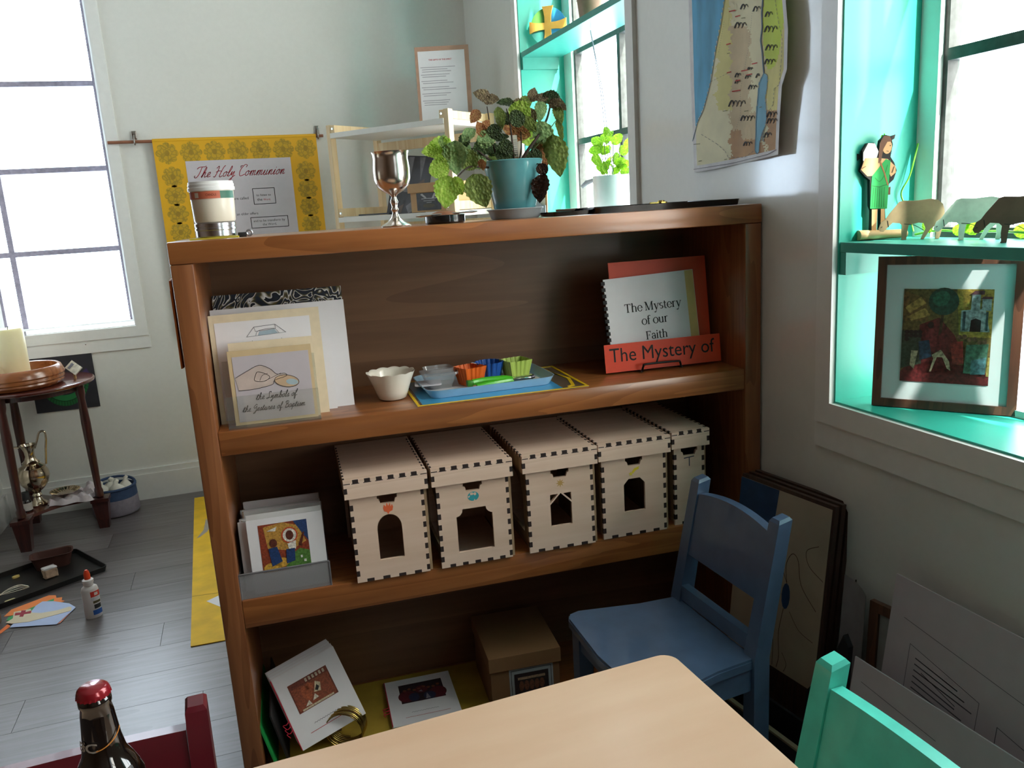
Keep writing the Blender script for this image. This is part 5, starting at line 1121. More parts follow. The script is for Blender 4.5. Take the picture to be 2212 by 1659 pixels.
# trailing vine along the shelf
t = thing('shelf_vine', 'green trailing vine winding behind the sheep on the window shelf', 'plant', (1.283, 1.25, Z3))
VG = M('vine_green', '#6fb03a', rough=.5, var=.1)
inv = MW[t].inverted()
b = B(); b.tube(curve([(.0, .07, .004), (.005, .02, .012), (.01, -.04, .010), (.0, -.12, .012), (-.005, -.22, .010), (.0, -.34, .012)], 6), .0022, 6); obj('stem', b, VG, t, smooth=60)
b = B(); b.tube(curve([(.0, .075, .01), (-.005, .085, .05), (-.02, .09, .085), (-.005, .085, .12), (.012, .085, .18)], 6), .0017, 6); obj('stem', b, VG, t, smooth=60)
for bs, tp, kd in (((1.285, 1.20, 1.10), (1.292, 1.165, 1.135), 'cup'), ((1.28, 1.28, 1.10), (1.285, 1.30, 1.125), 'cup'), ((1.212, 1.346, 1.255), (1.208, 1.347, 1.315), 'droop'), ((1.285, 1.10, 1.10), (1.29, 1.06, 1.115), 'flat'), ((1.275, 1.22, 1.10), (1.285, 1.19, 1.12), 'cup')):
    leaf(t, bs, tp, kd, 7, False, .55, 0)
# framed picture on the sill
ZSL = .7695
t = thing('framed_picture', 'brown-framed matted picture of a crowd, tree and gate on the window sill', 'picture', (1.160, 1.286, ZSL), 0)
mm = LEAN(0, 0, .001, 4, -53); FW, FH = .246, .292
FRM = wood('frame_walnut', '#5b3a2c', '#3c251d', 'z', rough=.35, ring=12, coat=.4)
b = B(); b.at(mm); b.plate([rect(0, 0, FW, FH), rect(.016, .016, FW-.016, FH-.016)], -.014, .004); obj('frame', b, FRM, t)
sheet('mat_board', t, mm @ T(0, 0, -.002), FW-.032, FH-.032, .002, M('mat_board', '#b9c4c8', rough=.5, var=.02), x=.016, y=.016)
pm = mm @ T(.048, .052, -.0018); w_, h = .150, .178
q = lambda pts: [(x*w_, y*h) for x, y in pts]
el = lambda cx, cy, rx, ry, rot=0, n=14: q(ell(cx, cy, rx, ry, n, rot=rot))
def C(c):
    dk = ''.join('%02x' % int(int(c[i:i+2], 16)*.80) for i in (0, 2, 4)); return M('paint_'+c, '#'+dk, rough=.45, var=.6, scale=170, detail=6)
heads = [el(.06+.05*(i % 4), .54-.04*(i//4), .028, .022) for i in range(9)]; heads2 = [el(.66+.055*i, .50-.012*i+.02*(i % 2), .026, .024) for i in range(6)]
it = [(C('6f5f34'), [q(rect(0, 0, 1, 1))]), (C('a58f3e'), [q([(.6, 1), (1, 1), (1, .5), (.65, .5)])]), (C('7a5a30'), [q([(0, .98), (.25, .9), (.3, .66), (0, .66)])]), (C('b08e4c'), [q([(.02, .80), (.2, .92), (.26, .85), (.08, .74)]), q([(.05, .70), (.25, .80), (.32, .72), (.1, .66)])]),
 (C('6b2226'), [q([(.2, .62), (.42, .70), (.60, .52), (.72, .30), (.6, .1), (.2, .1)]), q(rect(0, 0, 1, .10)), q([(0, .1), (1, .1), (.9, .2), (.1, .22)])]), (C('3a4a3c'), [q([(0, .55), (.22, .56), (.24, .2), (0, .14)])]), (C('1f4a40'), [el(.46, .87, .17, .145, 0, 24)]), (C('2d6a55'), [el(.43, .90, .10, .08, 20, 16)]), (C('4a3424'), [q([(.44, .73), (.47, .73), (.46, .55), (.42, .5)])]),
 (C('8fa3a8'), [q([(.66, .56), (.66, .78), (.92, .80), (.98, .56)]), q([(.76, .78), (.77, .95), (.86, .95), (.86, .78)]), q([(.88, .78), (.88, .90), (.98, .90), (.98, .78)])]), (C('5a3a44'), [q([(.74, .945), (.80, .985), (.90, .985), (.90, .945)]), q([(.86, .90), (.89, .925), (.99, .925), (.99, .90)])]), (C('17161c'), [q([(.76, .56), (.77, .68), (.82, .70), (.88, .68), (.88, .56)])]), (C('34505a'), [q(rect(.68, .57, .71, .77)), q(rect(.93, .57, .955, .77))]),
 (C('2f2424'), heads+[el(.33, .62, .035, .035)]), (C('7d2b30'), [q([(.26, .58), (.40, .58), (.42, .40), (.30, .36)])]), (C('22405c'), [q([(.2, .44), (.32, .46), (.36, .28), (.22, .24)])]), (C('b8a98c'), [q([(.36, .30), (.46, .36), (.56, .24), (.58, .14), (.54, .16), (.48, .28), (.42, .28), (.36, .12), (.34, .12), (.38, .26)]), q([(.12, .34), (.2, .34), (.16, .14), (.11, .18)])]),
 (C('8d2f2a'), [q([(.56, .44), (.70, .46), (.72, .22), (.6, .2)])]), (C('3f6f5c'), [q([(.74, .42), (.98, .44), (.96, .12), (.72, .12)])]), (C('4f7f8a'), [q([(.80, .26), (.96, .30), (.96, .12), (.80, .11)])]), (C('7a5a44'), heads2), (C('a59a52'), [q([(.97, .10), (1, .10), (1, .3), (.985, .3)])])]
prints('picture', t, pm, it)
b = B(); b.at(mm); b.plate([rect(.016, .016, FW-.016, FH-.016)], .0025, .0032); obj('glass', b, clear('picture_glass', '#ffffff', gloss=.1, rough=.05), t)

# ================================================================ MAP ON THE RIGHT WALL
def edge(tab, y):
    for (x0, y0), (x1, y1) in zip(tab[:-1], tab[1:]):
        if y0 <= y <= y1: return x0+(x1-x0)*(y-y0)/(y1-y0)
    return tab[0][0] if y < tab[0][1] else tab[-1][0]
ML = [(1483, -140), (1487, 0), (1492, 180), (1500, 372)]; MR = [(1700, -140), (1697, 0), (1702, 60), (1700, 150), (1689, 185), (1684, 260), (1681, 334)]
def mcurl(Y):
    s = (1.885-Y)/.37; s = max(0, min(1.05, s))
    return .002+.008*math.sin(math.pi*min(1, s/.45))**2+.022*max(0, s-.5)**1.3*2+.003*math.sin(s*19)
def mpt(x, y, off=0):
    X = XR-.004
    for _ in range(6): p = on_x(x, y, X); X = XR-.002-mcurl(p.y)-off
    return on_x(x, y, X)
t = thing('wall_map', 'hand-painted paper map with a blue sea and long lake hanging on the right wall', 'map', (XR-.002, 1.70, 1.27))
MP = [M('map_cream', '#e0d8b4', rough=.6, var=.08, scale=14), M('map_sea', '#4f9fc8', rough=.6, var=.2, scale=9, stretch=(1, 3, 1)), M('map_tan', '#cdb893', rough=.6, var=.12, scale=16), M('map_green', '#c6d94a', rough=.6, var=.08, scale=12), M('map_rust', '#b98f64', rough=.6, var=.18, scale=18), M('map_white', '#dcd9dc', rough=.6), M('map_lake', '#79b3cf', rough=.6, var=.08, scale=20), M('map_yellow', '#d9cf86', rough=.6, var=.1, scale=12)]
def mz(X, Y): return 1470+X/4.256, Y/4.256
SEA = [mz(*q) for q in ((70, -700), (420, -700), (400, 0), (365, 230), (320, 450), (275, 740), (250, 850), (205, 1010), (150, 1130), (105, 1300), (95, 1290), (85, 700))]
LAKE = [mz(*q) for q in ((765, 670), (800, 690), (795, 800), (778, 900), (785, 1000), (790, 1090), (778, 1160), (750, 1220), (725, 1320), (720, 1400), (700, 1415), (682, 1380), (690, 1250), (692, 1110), (700, 980), (712, 860), (722, 760))]
GRNP = [mz(*q) for q in ((760, -700), (960, -700), (960, 0), (950, 200), (900, 520), (860, 620), (800, 640), (770, 500), (755, 300), (765, 0))]
def inside(P, x, y):
    c = False; j = len(P)-1
    for i in range(len(P)):
        if (P[i][1] > y) != (P[j][1] > y) and x < (P[j][0]-P[i][0])*(y-P[i][1])/(P[j][1]-P[i][1])+P[i][0]: c = not c
        j = i
    return c
nx, ny = 84, 150; vs = []; fs = []; mi = []
def mgrid(i, j):
    s = i/nx; yt = -140; yb0, yb1 = 372, 334; y = yt+(yb0+(yb1-yb0)*s**1.2-yt)*j/ny
    return edge(ML, y)*(1-s)+edge(MR, y)*s, y
for j in range(ny+1):
    for i in range(nx+1): vs.append(mpt(*mgrid(i, j)))
for j in range(ny):
    for i in range(nx):
        a = j*(nx+1)+i; fs.append((a, a+nx+1, a+nx+2, a+1)); x, y = mgrid(i+.5, j+.5); s, v = i/nx, j/ny; wob = 14*math.sin(y*.13)+9*math.sin(y*.31+1)+rnd.uniform(-10, 10)
        X, Y = (x-1470)*4.256+wob, y*4.256+1.4*wob
        if i < 3 or i > nx-4 or j > ny-5: k = 5
        elif inside(SEA, x, y): k = 1
        elif inside(LAKE, x, y): k = 6
        elif inside(GRNP, x, y): k = 3
        elif X > 790 and Y > 1000: k = 4
        elif 460 < X < 760 and Y > 1150-.5*(X-460): k = 4 if (Y > 1300 or (X < 560 and Y > 1180)) else 2
        elif X > 790: k = 7
        elif 460 < X < 640: k = 2 if Y > 250 else 0
        elif X < 460 and Y < 1000: k = 7 if X > 330 else 0
        else: k = 0
        mi.append(k)
b = B(); b.v = [MW[t].inverted() @ p for p in vs]; b.f = [list(f) for f in fs]; b.mi = mi; obj('map_sheet', b, MP, t, smooth=80)
def mstroke(b, pts, wpx):
    q = []
    for (xa, ya), (xb, yb) in zip(pts[:-1], pts[1:]):
        n = max(1, int(math.hypot(xb-xa, yb-ya)/4)); q += [(xa+(xb-xa)*i/n, ya+(yb-ya)*i/n) for i in range(n)]
    q.append(pts[-1]); inv = MW[t].inverted()
    for (xa, ya), (xb, yb) in zip(q[:-1], q[1:]):
        d = math.hypot(xb-xa, yb-ya) or 1; ex, ey = -(yb-ya)/d*wpx/2, (xb-xa)/d*wpx/2
        b.add([inv @ mpt(*c, .0012) for c in ((xa-ex, ya-ey), (xb-ex, yb-ey), (xb+ex, yb+ey), (xa+ex, ya+ey))], [(0, 1, 2, 3)])
def Z(*pts): return [mz(*p) for p in pts]
b = B()
for cx, cy, n, s in ((595, 60, 2, 1), (710, 80, 2, 1), (560, 230, 3, 1.1), (820, 130, 2, 1), (840, 265, 3, 1.2), (845, 435, 3, 1.1), (830, 565, 3, 1), (530, 950, 4, 1.2), (670, 800, 3, .8), (625, 1085, 4, 1), (625, 1320, 3, .8), (850, 1050, 3, 1), (850, 1110, 3, 1), (810, 1240, 2, 1), (645, 630, 3, .5), (535, 690, 2, .8), (530, 750, 2, .7), (625, 705, 2, .7), (715, 695, 1, .8)):
    for i in range(n):
        x0 = cx+(i-n/2)*30*s; mstroke(b, Z((x0-14*s, cy+26*s), (x0-4*s, cy-2*s), (x0+8*s, cy-22*s), (x0+18*s, cy-18*s), (x0+24*s, cy+4*s)), 1.4 if i else 2.6)
obj('mountain_strokes', b, INK, t)['kind'] = 'stuff'
b = B(); mstroke(b, [(x+1, y) for x, y in SEA[1:10]], 1.2); mstroke(b, LAKE+[LAKE[0]], 1.0); mstroke(b, Z((765, 670), (755, 560), (750, 480), (735, 370), (750, 250), (745, 120), (755, 0), (755, -500)), 2.6); mstroke(b, Z((770, 1170), (760, 1230), (765, 1300), (750, 1290), (755, 1215)), 1)
obj('shore_lines', b, M('map_outline', '#5d7286', rough=.7), t)['kind'] = 'stuff'
b = B()
def dashed(pts, w=.8, on=5, off=4):
    for (xa, ya), (xb, yb) in zip(pts[:-1], pts[1:]):
        d = math.hypot(xb-xa, yb-ya); k = 0
        while k < d: e = min(d, k+on); mstroke(b, [(xa+(xb-xa)*k/d, ya+(yb-ya)*k/d), (xa+(xb-xa)*e/d, ya+(yb-ya)*e/d)], w); k += on+off
dashed(Z((870, 0), (900, 200), (935, 350), (925, 560), (905, 780), (860, 815), (850, 960), (820, 1010))); dashed(Z((190, 1235), (330, 1320), (410, 1390), (440, 1450), (590, 1445), (670, 1390))); dashed(Z((660, 100), (630, 400), (580, 680), (550, 820), (550, 1060), (480, 1280)), .5, 2, 3); dashed(Z((280, 750), (460, 660)), .6, 4, 3); dashed(Z((400, 200), (350, 480)), .5, 2, 3)
mstroke(b, Z((120, 1558), (480, 1500), (800, 1420), (880, 1375)), 1.0)
obj('dashed_routes', b, INKG, t)['kind'] = 'stuff'
b = B()
for x, y, l in ((475, 100, 60), (525, 148, 45), (440, 405, 40), (445, 665, 40), (680, 583, 50), (588, 648, 62), (630, 685, 55), (510, 835, 75), (525, 740, 45)): mstroke(b, Z((x-l/2, y+6), (x+l/2, y-6)), 2.2)
obj('red_names', b, M('ink_vermilion', '#c23a34', rough=.7), t)['kind'] = 'stuff'
b = B()
for x, y, l in ((575, 165, 35), (440, 490, 25), (410, 1020, 40), (735, 985, 22), (150, 1325, 60), (180, 1480, 30), (605, 1020, 40), (415, 1465, 25)): mstroke(b, Z((x-l/2, y+3), (x+l/2, y-3)), 1.4)
obj('small_names', b, M('ink_olive', '#7a7a55', rough=.7), t)['kind'] = 'stuff'
# ================================================================ ROUND SIDE TABLE BY THE BACK WALL
MAH = wood('mahogany', '#4a1f1a', '#2f1210', 'z', rough=.3, ring=12, coat=.4); MAHX = M('mahogany_top', '#54241e', rough=.22, var=.15, scale=12, stretch=(1, 6, 1), coat=.6)
TC = Vector((-.85, 3.66, 0)); TT = .625
t = thing('side_table', 'small round dark mahogany table with three legs by the back wall', 'table', TC)
b = B(); b.lathe([(0, TT-.018), (.215, TT-.018), (.226, TT-.013), (.229, TT-.006), (.226, TT-.001), (.222, TT), (0, TT)], 56); obj('tabletop', b, MAHX, t, smooth=35)
b = B(); b.lathe([(.165, TT-.040), (.18, TT-.040), (.18, TT-.0185), (.165, TT-.0185)], 40, cap=False); obj('apron', b, MAH, t, smooth=35)
LG = [(.185, -.055), (-.075, -.195), (-.115, .150)]
for x, y in LG:
    k = .96; b = B(); b.lathe([(.012, .13), (.017, .135), (.017, .16), (.013, .17), (.016, .30), (.018, .45), (.014, .55), (.018, .57), (.018, TT-.0185)], 14, 0, 0)
    b.v = [Vector((p.x+x*(k+(1-k)*(1-p.z/TT)), p.y+y*(k+(1-k)*(1-p.z/TT)), p.z)) for p in b.v]; lg = obj('leg', b, MAH, t, smooth=40)
    b = B(); b.hull8([(x-.019, y-.019, 0), (x+.019, y-.019, 0), (x+.019, y+.019, 0), (x-.019, y+.019, 0)], [(x-.030, y-.030, .115), (x+.030, y-.030, .115), (x+.030, y+.030, .115), (x-.030, y+.030, .115)]); b.box(x-.034, x+.034, y-.034, y+.034, .1152, .13); obj('foot_block', b, MAH, lg)
pl = []
for i in range(3):
    a, c = Vector(LG[[0, 2, 1][i]]), Vector(LG[[2, 1, 0][i]])
    for k in range(10):
        s = k/10; p = a.lerp(c, s); p *= 1-.30*math.sin(math.pi*s); pl.append((p.x*.97, p.y*.97))
b = B(); b.plate([pl], .119, .131); obj('lower_shelf', b, MAHX, t)
BWL = wood('turned_bowl', '#a9683a', '#7f4723', 'x', rough=.22, ring=9, coat=.6)
t = thing('wooden_bowl', 'turned orange-brown wooden bowl on the round side table', 'bowl', (-.875, 3.60, TT))
b = B(); b.lathe([(0, .0), (.135, 0), (.150, .006), (.158, .018), (.156, .024), (.161, .030), (.159, .040), (.163, .046), (.160, .058), (.152, .075), (.146, .079), (.139, .077), (.138, .065), (.142, .040), (.130, .012), (0, .010)], 64); obj('bowl', b, BWL, t, smooth=40)
t = thing('pillar_candle', 'thick cream pillar candle standing in the wooden bowl', 'candle', (-.882, 3.60, TT+.0105))
b = B(); b.lathe([(0, 0), (.051, 0), (.0525, .003), (.0525, .213), (.049, .221), (.036, .217), (0, .212)], 40); obj('wax', b, M('candle_wax', '#efe6bd', rough=.45, var=.02, sss=.35), t, smooth=40)
b = B(); b.tube([(0, 0, .211), (.001, 0, .222), (.004, 0, .230)], .0012, 6); obj('wick', b, INK, t)
t = thing('match_book', 'small pale match book tucked behind the rim of the wooden bowl', 'match book', (-.690, 3.66, TT+.045), math.radians(-20))
b = B(); b.at(LEAN(0, 0, 0, 35, 0, -35)); b.box(-.03, .03, -.02, .02, -.005, 0); obj('cover', b, M('match_cover', '#c9c5b4', rough=.5, var=.3, scale=60), t)
b = B(); b.at(LEAN(0, 0, 0, 35, 0, -35)); b.box(-.02, -.008, -.015, .012, .0004, .0012); obj('striker', b, M('striker', '#6a6c78', rough=.6), t)
b = B(); b.box(-.004, .004, -.004, .004, -.045, -.012); obj('prop_stick', b, M('match_wood', '#b59b6c', rough=.6), t)
ZL = .1315
t = thing('silver_ewer', 'tall ornate silver ewer with a looped handle on the lower table shelf', 'ewer', (TC.x-.045, TC.y-.035, ZL))
SV2 = M('polished_silver', '#cbbca6', rough=.13, metal=1, var=.2, scale=30)
b = B(); b.lathe([(0, 0), (.034, 0), (.036, .004), (.030, .010), (.020, .018), (.013, .032), (.018, .040), (.013, .050), (.018, .058), (.034, .070), (.050, .092), (.058, .118), (.056, .140), (.048, .154), (.050, .160), (.040, .166), (.030, .174), (.033, .180), (.022, .190), (.017, .205), (.019, .225), (.026, .243), (.032, .252), (.030, .253), (.020, .236), (.014, .21), (0, .205)], 40); obj('body', b, SV2, t, smooth=50)
b = B(); b.plate([[(-.030, -.018), (-.066, -.006), (-.072, .0), (-.066, .006), (-.030, .018)]], .246, .250); obj('spout', b, SV2, t)
b = B(); b.tube(curve([(.022, 0, .235), (.034, 0, .262), (.048, 0, .296), (.066, 0, .298), (.068, 0, .270), (.060, 0, .225), (.052, 0, .165)], 6), .0042, 8); obj('handle', b, SV2, t, smooth=60)
t = thing('oil_bottle', 'little bottle with a black cap and white label beside the ewer', 'bottle', (TC.x-.072, TC.y-.105, ZL))
b = B(); b.lathe([(0, 0), (.019, 0), (.020, .003), (.020, .042), (.016, .048), (0, .048)], 24); obj('body', b, M('bottle_dark', '#1f1a18', rough=.25, coat=.5), t, smooth=40)
b = B(); b.lathe([(0, .048), (.0165, .048), (.0165, .075), (.014, .078), (0, .078)], 20); obj('cap', b, INK, t, smooth=40)
wrap(150, 390, .0203, .006, .036, M('label_white', '#b9b6b0', rough=.5, var=.1, scale=60), 'label', t, 16)
# white cloth with plate
t = thing('folded_napkin', 'rumpled white folded cloth on the lower table shelf', 'cloth', (TC.x+.088, TC.y-.035, ZL))
vs = []; fs = []; n = 18
for j in range(n+1):
    for i in range(n+1):
        x = (i/n-.5)*.165-.008+.006*math.sin(j*.9); y = (j/n-.5)*.13+.008*math.sin(i*.7); z = .020+.007*math.sin(i*1.3+j*.4)+.006*math.cos(j*1.1)
        if i in (0, n) or j in (0, n): z = .0025
        if i > n-5 and j > n-6: z += .022
        vs.append((x, y, z))
for j in range(n):
    for i in range(n): a = j*(n+1)+i; fs.append((a, a+1, a+n+2, a+n+1))
b = B(); b.add(vs, fs); b.add([(x, y, .0012) for x, y, z in vs], [f[::-1] for f in fs]); obj('cloth', b, M('linen_white', '#cfc6cc', rough=.9, var=.05, bump=.3, scale=120), t, smooth=60)
t = thing('silver_plate', 'small fluted silver plate lying on the folded white cloth', 'plate', (TC.x+.058, TC.y-.04, ZL+.033))
b = B(); vs = []; fs = []; n = 48; pf = [(0, .002), (.03, .002), (.045, .007), (.056, .013), (.058, .013), (.045, .004), (.03, 0), (0, 0)]
b.lathe(pf, n); obj('plate', b, SV2, t, smooth=40)
b = B()
for i in range(24): a = 2*math.pi*i/24; b.tube([(.032*math.cos(a), .032*math.sin(a), .0035), (.054*math.cos(a), .054*math.sin(a), .0128)], .0012, 5)
obj('flute', b, SV2, t, smooth=50)
t = thing('blue_basket', 'round blue and grey fabric basket on the floor behind the side table', 'basket', (-.640, 3.775, 0))
BB = M('denim_blue', '#33486b', rough=.85, var=.15, scale=60); BG = M('fabric_mauve', '#8a8492', rough=.85, var=.1, scale=60)
b = B(); b.lathe([(0, .002), (.088, .002), (.095, .01), (.092, .075)], 36, cap=False); obj('basket_wall', b, BG, t, smooth=50)
b = B(); b.lathe([(.092, .0755), (.090, .118), (.086, .118), (.086, .03), (0, .02)], 36, cap=False); obj('lining', b, BB, t, smooth=50)
b = B(); b.tube([(.088*math.cos(a), .088*math.sin(a), .12+.016*max(0, math.sin(a))) for a in [2*math.pi*i/30 for i in range(30)]], .006, 8, closed=True); obj('rim', b, BB, t, smooth=60)
t = thing('white_cloths', 'white cloths bundled inside the blue fabric basket', 'cloth', (-.640, 3.775, .022))
for i, (x, y, s) in enumerate(((-.04, -.02, .035), (.02, -.03, .04), (.05, .01, .032), (-.01, .02, .04))):
    b = B(); b.lathe([(0, .0), (s*.9, .02), (s, .07), (s*.7, .10), (s*.25, .115), (s*.3, .128), (0, .136)], 14, x, y); b.v = [p+Vector((.004*math.sin(p.z*90+i), .004*math.cos(p.z*70+i*2), 0)) for p in b.v]; obj('cloth_fold', b, M('linen_ivory', '#d9d6cc', rough=.9, var=.05), t, smooth=60)

# ================================================================ FLOOR: tray, planter, papers, glue
t = thing('floor_tray', 'large shallow black tray lying on the floor', 'tray', (-.856, 3.104, 0), math.radians(31))
BT = M('tray_black', '#141414', rough=.35, var=.2); obj('tray', tray(.46, .285, .020, .012, .003, .006), BT, t, smooth=35)
FT = MW[t]
def tthing(name, label, cat, x, y, rz=0, z=.0035): return thing(name, label, cat, FT @ Vector((x, y, z)), math.radians(31+rz))
t = tthing('planter_box', 'small oblong brown plastic planter standing on the black tray', 'planter', .125, .082, -20)
b = B(); A_ = [rrect(-.055, -.032, .055, .032, .02, 5), rrect(-.068, -.040, .068, .040, .024, 5), rrect(-.072, -.044, .072, .044, .026, 5), rrect(-.066, -.038, .066, .038, .022, 5), rrect(-.053, -.030, .053, .030, .018, 5)]; zz = [0, .048, .050, .049, .006]; k = len(A_[0])
b.add([(x, y, z) for a, z in zip(A_, zz) for x, y in a], [list(range(k))[::-1], [4*k+i for i in range(k)]]+[(j*k+i, j*k+(i+1) % k, (j+1)*k+(i+1) % k, (j+1)*k+i) for j in range(4) for i in range(k)]); obj('planter', b, M('brown_plastic', '#4a2c26', rough=.5, var=.1), t, smooth=35)
t = tthing('wrapped_block', 'small block wrapped in pale crinkled foil on the black tray', 'block', .078, -.017, 0)
b = B(); b.box(-.022, .022, -.017, .017, 0, .030, bev=.004); b.v = [p+Vector((rnd.uniform(-.002, .002), rnd.uniform(-.002, .002), rnd.uniform(0, .004) if p.z > .02 else 0)) for p in b.v]; obj('block', b, M('foil_tan', '#b59a84', rough=.4, var=.25, scale=60), t)
b = B(); b.box(-.021, .021, -.016, .016, .0305, .036, bev=.002); b.v = [p+Vector((rnd.uniform(-.003, .003), rnd.uniform(-.003, .003), rnd.uniform(-.001, .003))) for p in b.v]; obj('foil_top', b, M('foil_white', '#d3cfd2', rough=.35, var=.2), t)
t = tthing('wax_chip', 'small yellow chip lying at the back of the black tray', 'chip', .0, .09, 10)
b = B(); b.plate([ell(0, 0, .013, .008, 14)], 0, .006); obj('chip', b, M('chip_yellow', '#c9b06a', rough=.5), t)
t = tthing('wax_piece', 'oblong pale yellow piece at the near corner of the black tray', 'chip', -.085, -.112, 0)
b = B(); b.plate([rrect(-.016, -.007, .016, .007, .005)], 0, .006); obj('piece', b, M('chip_cream', '#c8bd8c', rough=.5), t)
t = tthing('wire_whisk', 'metal wire whisk lying on the left end of the black tray', 'whisk', -.10, -.055, -8)
WM = M('whisk_metal', '#c9c0b2', rough=.25, metal=.9)
b = B()
for i in range(7):
    w_ = .028*math.cos(i*math.pi/7); hz = .012+.010*math.sin(i*math.pi/7); b.tube(curve([(0, 0, .012), (.03, w_*.7, hz), (.065, w_, hz+.002), (.088, w_*.4, .013), (.09, 0, .012)], 5), .0014, 5)
obj('wires', b, WM, t, smooth=60)
b = B(); b.tube([(-.11, 0, .012), (-.05, 0, .012), (.005, 0, .012)], [.005, .0065, .005], 10); obj('handle', b, WM, t, smooth=60)
t = thing('wooden_peg', 'upright tan wooden post at the left edge beside the black tray', 'post', (on_z(2, 1345, 0).x-.01, on_z(2, 1345, 0).y, 0))
b = B(); b.box(-.035, .010, -.012, .012, 0, .085, bev=.002); obj('post', b, wood('post_oak', '#8a6136', '#6a4522', 'z'), t, smooth=40)
def fpoly(name, label, pts, z, col, group=None, t_=.0009, cat='paper'):
    P = [on_z(x, y, z) for x, y in pts]; c = sum(P, Vector())/len(P); th = thing(name, label, cat, (c.x, c.y, z), 0, group)
    b = B(); b.plate([[(p.x-c.x, p.y-c.y) for p in P]], 0, t_); obj('sheet', b, M('paper_'+col[1:], col, rough=.65, var=.03), th); return th
def fz(X, Y): return X/7.21, 1170+Y/7.21
fpoly('orange_paper', 'torn orange paper under the blue sheet on the floor', [fz(*q) for q in ((60, 1170), (180, 1060), (760, 840), (870, 838), (880, 880), (970, 868), (960, 915), (1010, 925), (600, 1100))], .0002, '#f08a4a')
fpoly('orange_scrap', 'narrow orange paper scrap at the left edge of the floor papers', [fz(*q) for q in ((-60, 1440), (120, 1290), (165, 1320), (-40, 1470))], .0002, '#ec7a3c')
fpoly('green_paper', 'green paper peeping out between the orange and blue sheets', [fz(*q) for q in ((100, 1230), (130, 1180), (760, 920), (845, 890), (830, 940), (190, 1240))], .0013, '#3f9c5e')
fpoly('salmon_paper', 'salmon paper edge showing under the right side of the blue sheet', [fz(*q) for q in ((300, 1240), (880, 1285), (940, 1270), (1090, 1110), (900, 1060))], .0013, '#d98a72')
fpoly('blue_paper', 'pale blue cut sheet on top of the floor papers', [fz(*q) for q in ((150, 1340), (880, 1290), (1110, 1090), (1180, 1025), (1080, 965), (830, 930), (660, 935), (560, 1000), (470, 1110), (200, 1290))], .0024, '#b3c4ea')
t = fpoly('paper_stole', 'cream paper stole with a red cross lying over the blue sheet', [fz(*q) for q in ((90, 1265), (200, 1200), (215, 1100), (480, 1050), (500, 1110), (640, 1115), (900, 1070), (1080, 1015), (1115, 1025), (1110, 1075), (800, 1160), (450, 1250), (180, 1280))], .0035, '#d9cdb2')
pc = MW[t].to_translation(); CP = [on_z(*fz(*q), .0045) for q in ((300, 1170), (315, 1140), (228, 1152), (240, 1110), (325, 1105), (335, 1075), (405, 1070), (395, 1100), (490, 1075), (480, 1115), (375, 1130), (360, 1168))]
b = B(); b.plate([[(p.x-pc.x, p.y-pc.y) for p in CP]], .001, .0015); obj('red_cross', b, M('paper_maroon', '#9c3040', rough=.7), t)
# glue bottle
gp = on_z(204, 1332, 0); t = thing('glue_bottle', 'white squeeze bottle of glue with an orange tip standing on the floor', 'bottle', (gp.x, gp.y, 0), math.radians(18))
GW = M('glue_white', '#e6e2e4', rough=.3, var=.02, coat=.3); sq = (1, .62)
b = B(); b.lathe([(0, 0), (.022, 0), (.0255, .004), (.0255, .092), (.0225, .104), (.014, .110), (0, .110)], 36, squash=sq); obj('body', b, GW, t, smooth=45)
b = B(); b.lathe([(.012, .1095), (.0145, .1105), (.0145, .119), (.0165, .120), (.0165, .128), (.012, .131), (0, .131)], 24); obj('collar', b, GW, t, smooth=40)
b = B(); b.lathe([(.0095, .1312), (.0095, .146), (.007, .156), (.004, .161), (0, .162)], 20); obj('twist_tip', b, M('tip_orange', '#e2461f', rough=.4), t, smooth=45)
def ewrap(a0, a1, z0, z1, col, name, n=10, r=.0257):
    b = B(); vs = []; fs = []
    for i in range(n+1):
        a = math.radians(a0+(a1-a0)*i/n); vs += [(r*math.cos(a)*1.008, r*math.sin(a)*.63, z0), (r*math.cos(a)*1.008, r*math.sin(a)*.63, z1)]
    for i in range(n): fs.append((2*i, 2*i+2, 2*i+3, 2*i+1))
    obj(name, b.add(vs, fs), M('glue_'+col[1:], col, rough=.45, var=.1, scale=200), t, smooth=60)
ewrap(265, 345, .072, .090, '#d2392f', 'red_label'); ewrap(265, 345, .060, .070, '#cfd0d6', 'grey_label'); ewrap(275, 338, .050, .058, '#5a5236', 'brand_line'); ewrap(278, 335, .032, .046, '#2a2a2e', 'black_print'); ewrap(265, 345, .012, .028, '#2a5cae', 'blue_label'); ewrap(290, 318, .076, .086, '#e9d8d4', 'label_spot', 5, .0259)
# yellow runner on the floor left of the bookcase
c = [on_z(x, y, .002) for x, y in ((420, 1076), (412, 1397), (484, 1388))]
t = thing('floor_runner', 'long yellow damask runner lying on the floor left of the bookcase', 'runner', (0, 0, 0))
b = B(); b.plate([[(c[1].x, c[1].y), (c[1].x+.50, c[1].y-.02), (c[0].x+.47, c[0].y-.02), (c[0].x, c[0].y)]], .0008, .003); obj('cloth', b, M('runner_yellow', '#e0b318', rough=.7, var=.12, scale=16), t)
b = B(); q = [on_z(x, y, .003) for x, y in ((445, 1120), (440, 1145), (425, 1163), (432, 1160), (448, 1148), (455, 1135))]; b.plate([[(p.x, p.y) for p in q]], .0032, .0036); obj('grey_crescent', b, M('felt_grey', '#a0978c', rough=.8), t)
b = B(); q = [on_z(x, y, .003) for x, y in ((446, 1299), (474, 1286), (500, 1300), (476, 1311))]; b.plate([[(p.x, p.y) for p in q]], .0032, .0036); obj('white_triangle', b, WHT, t)
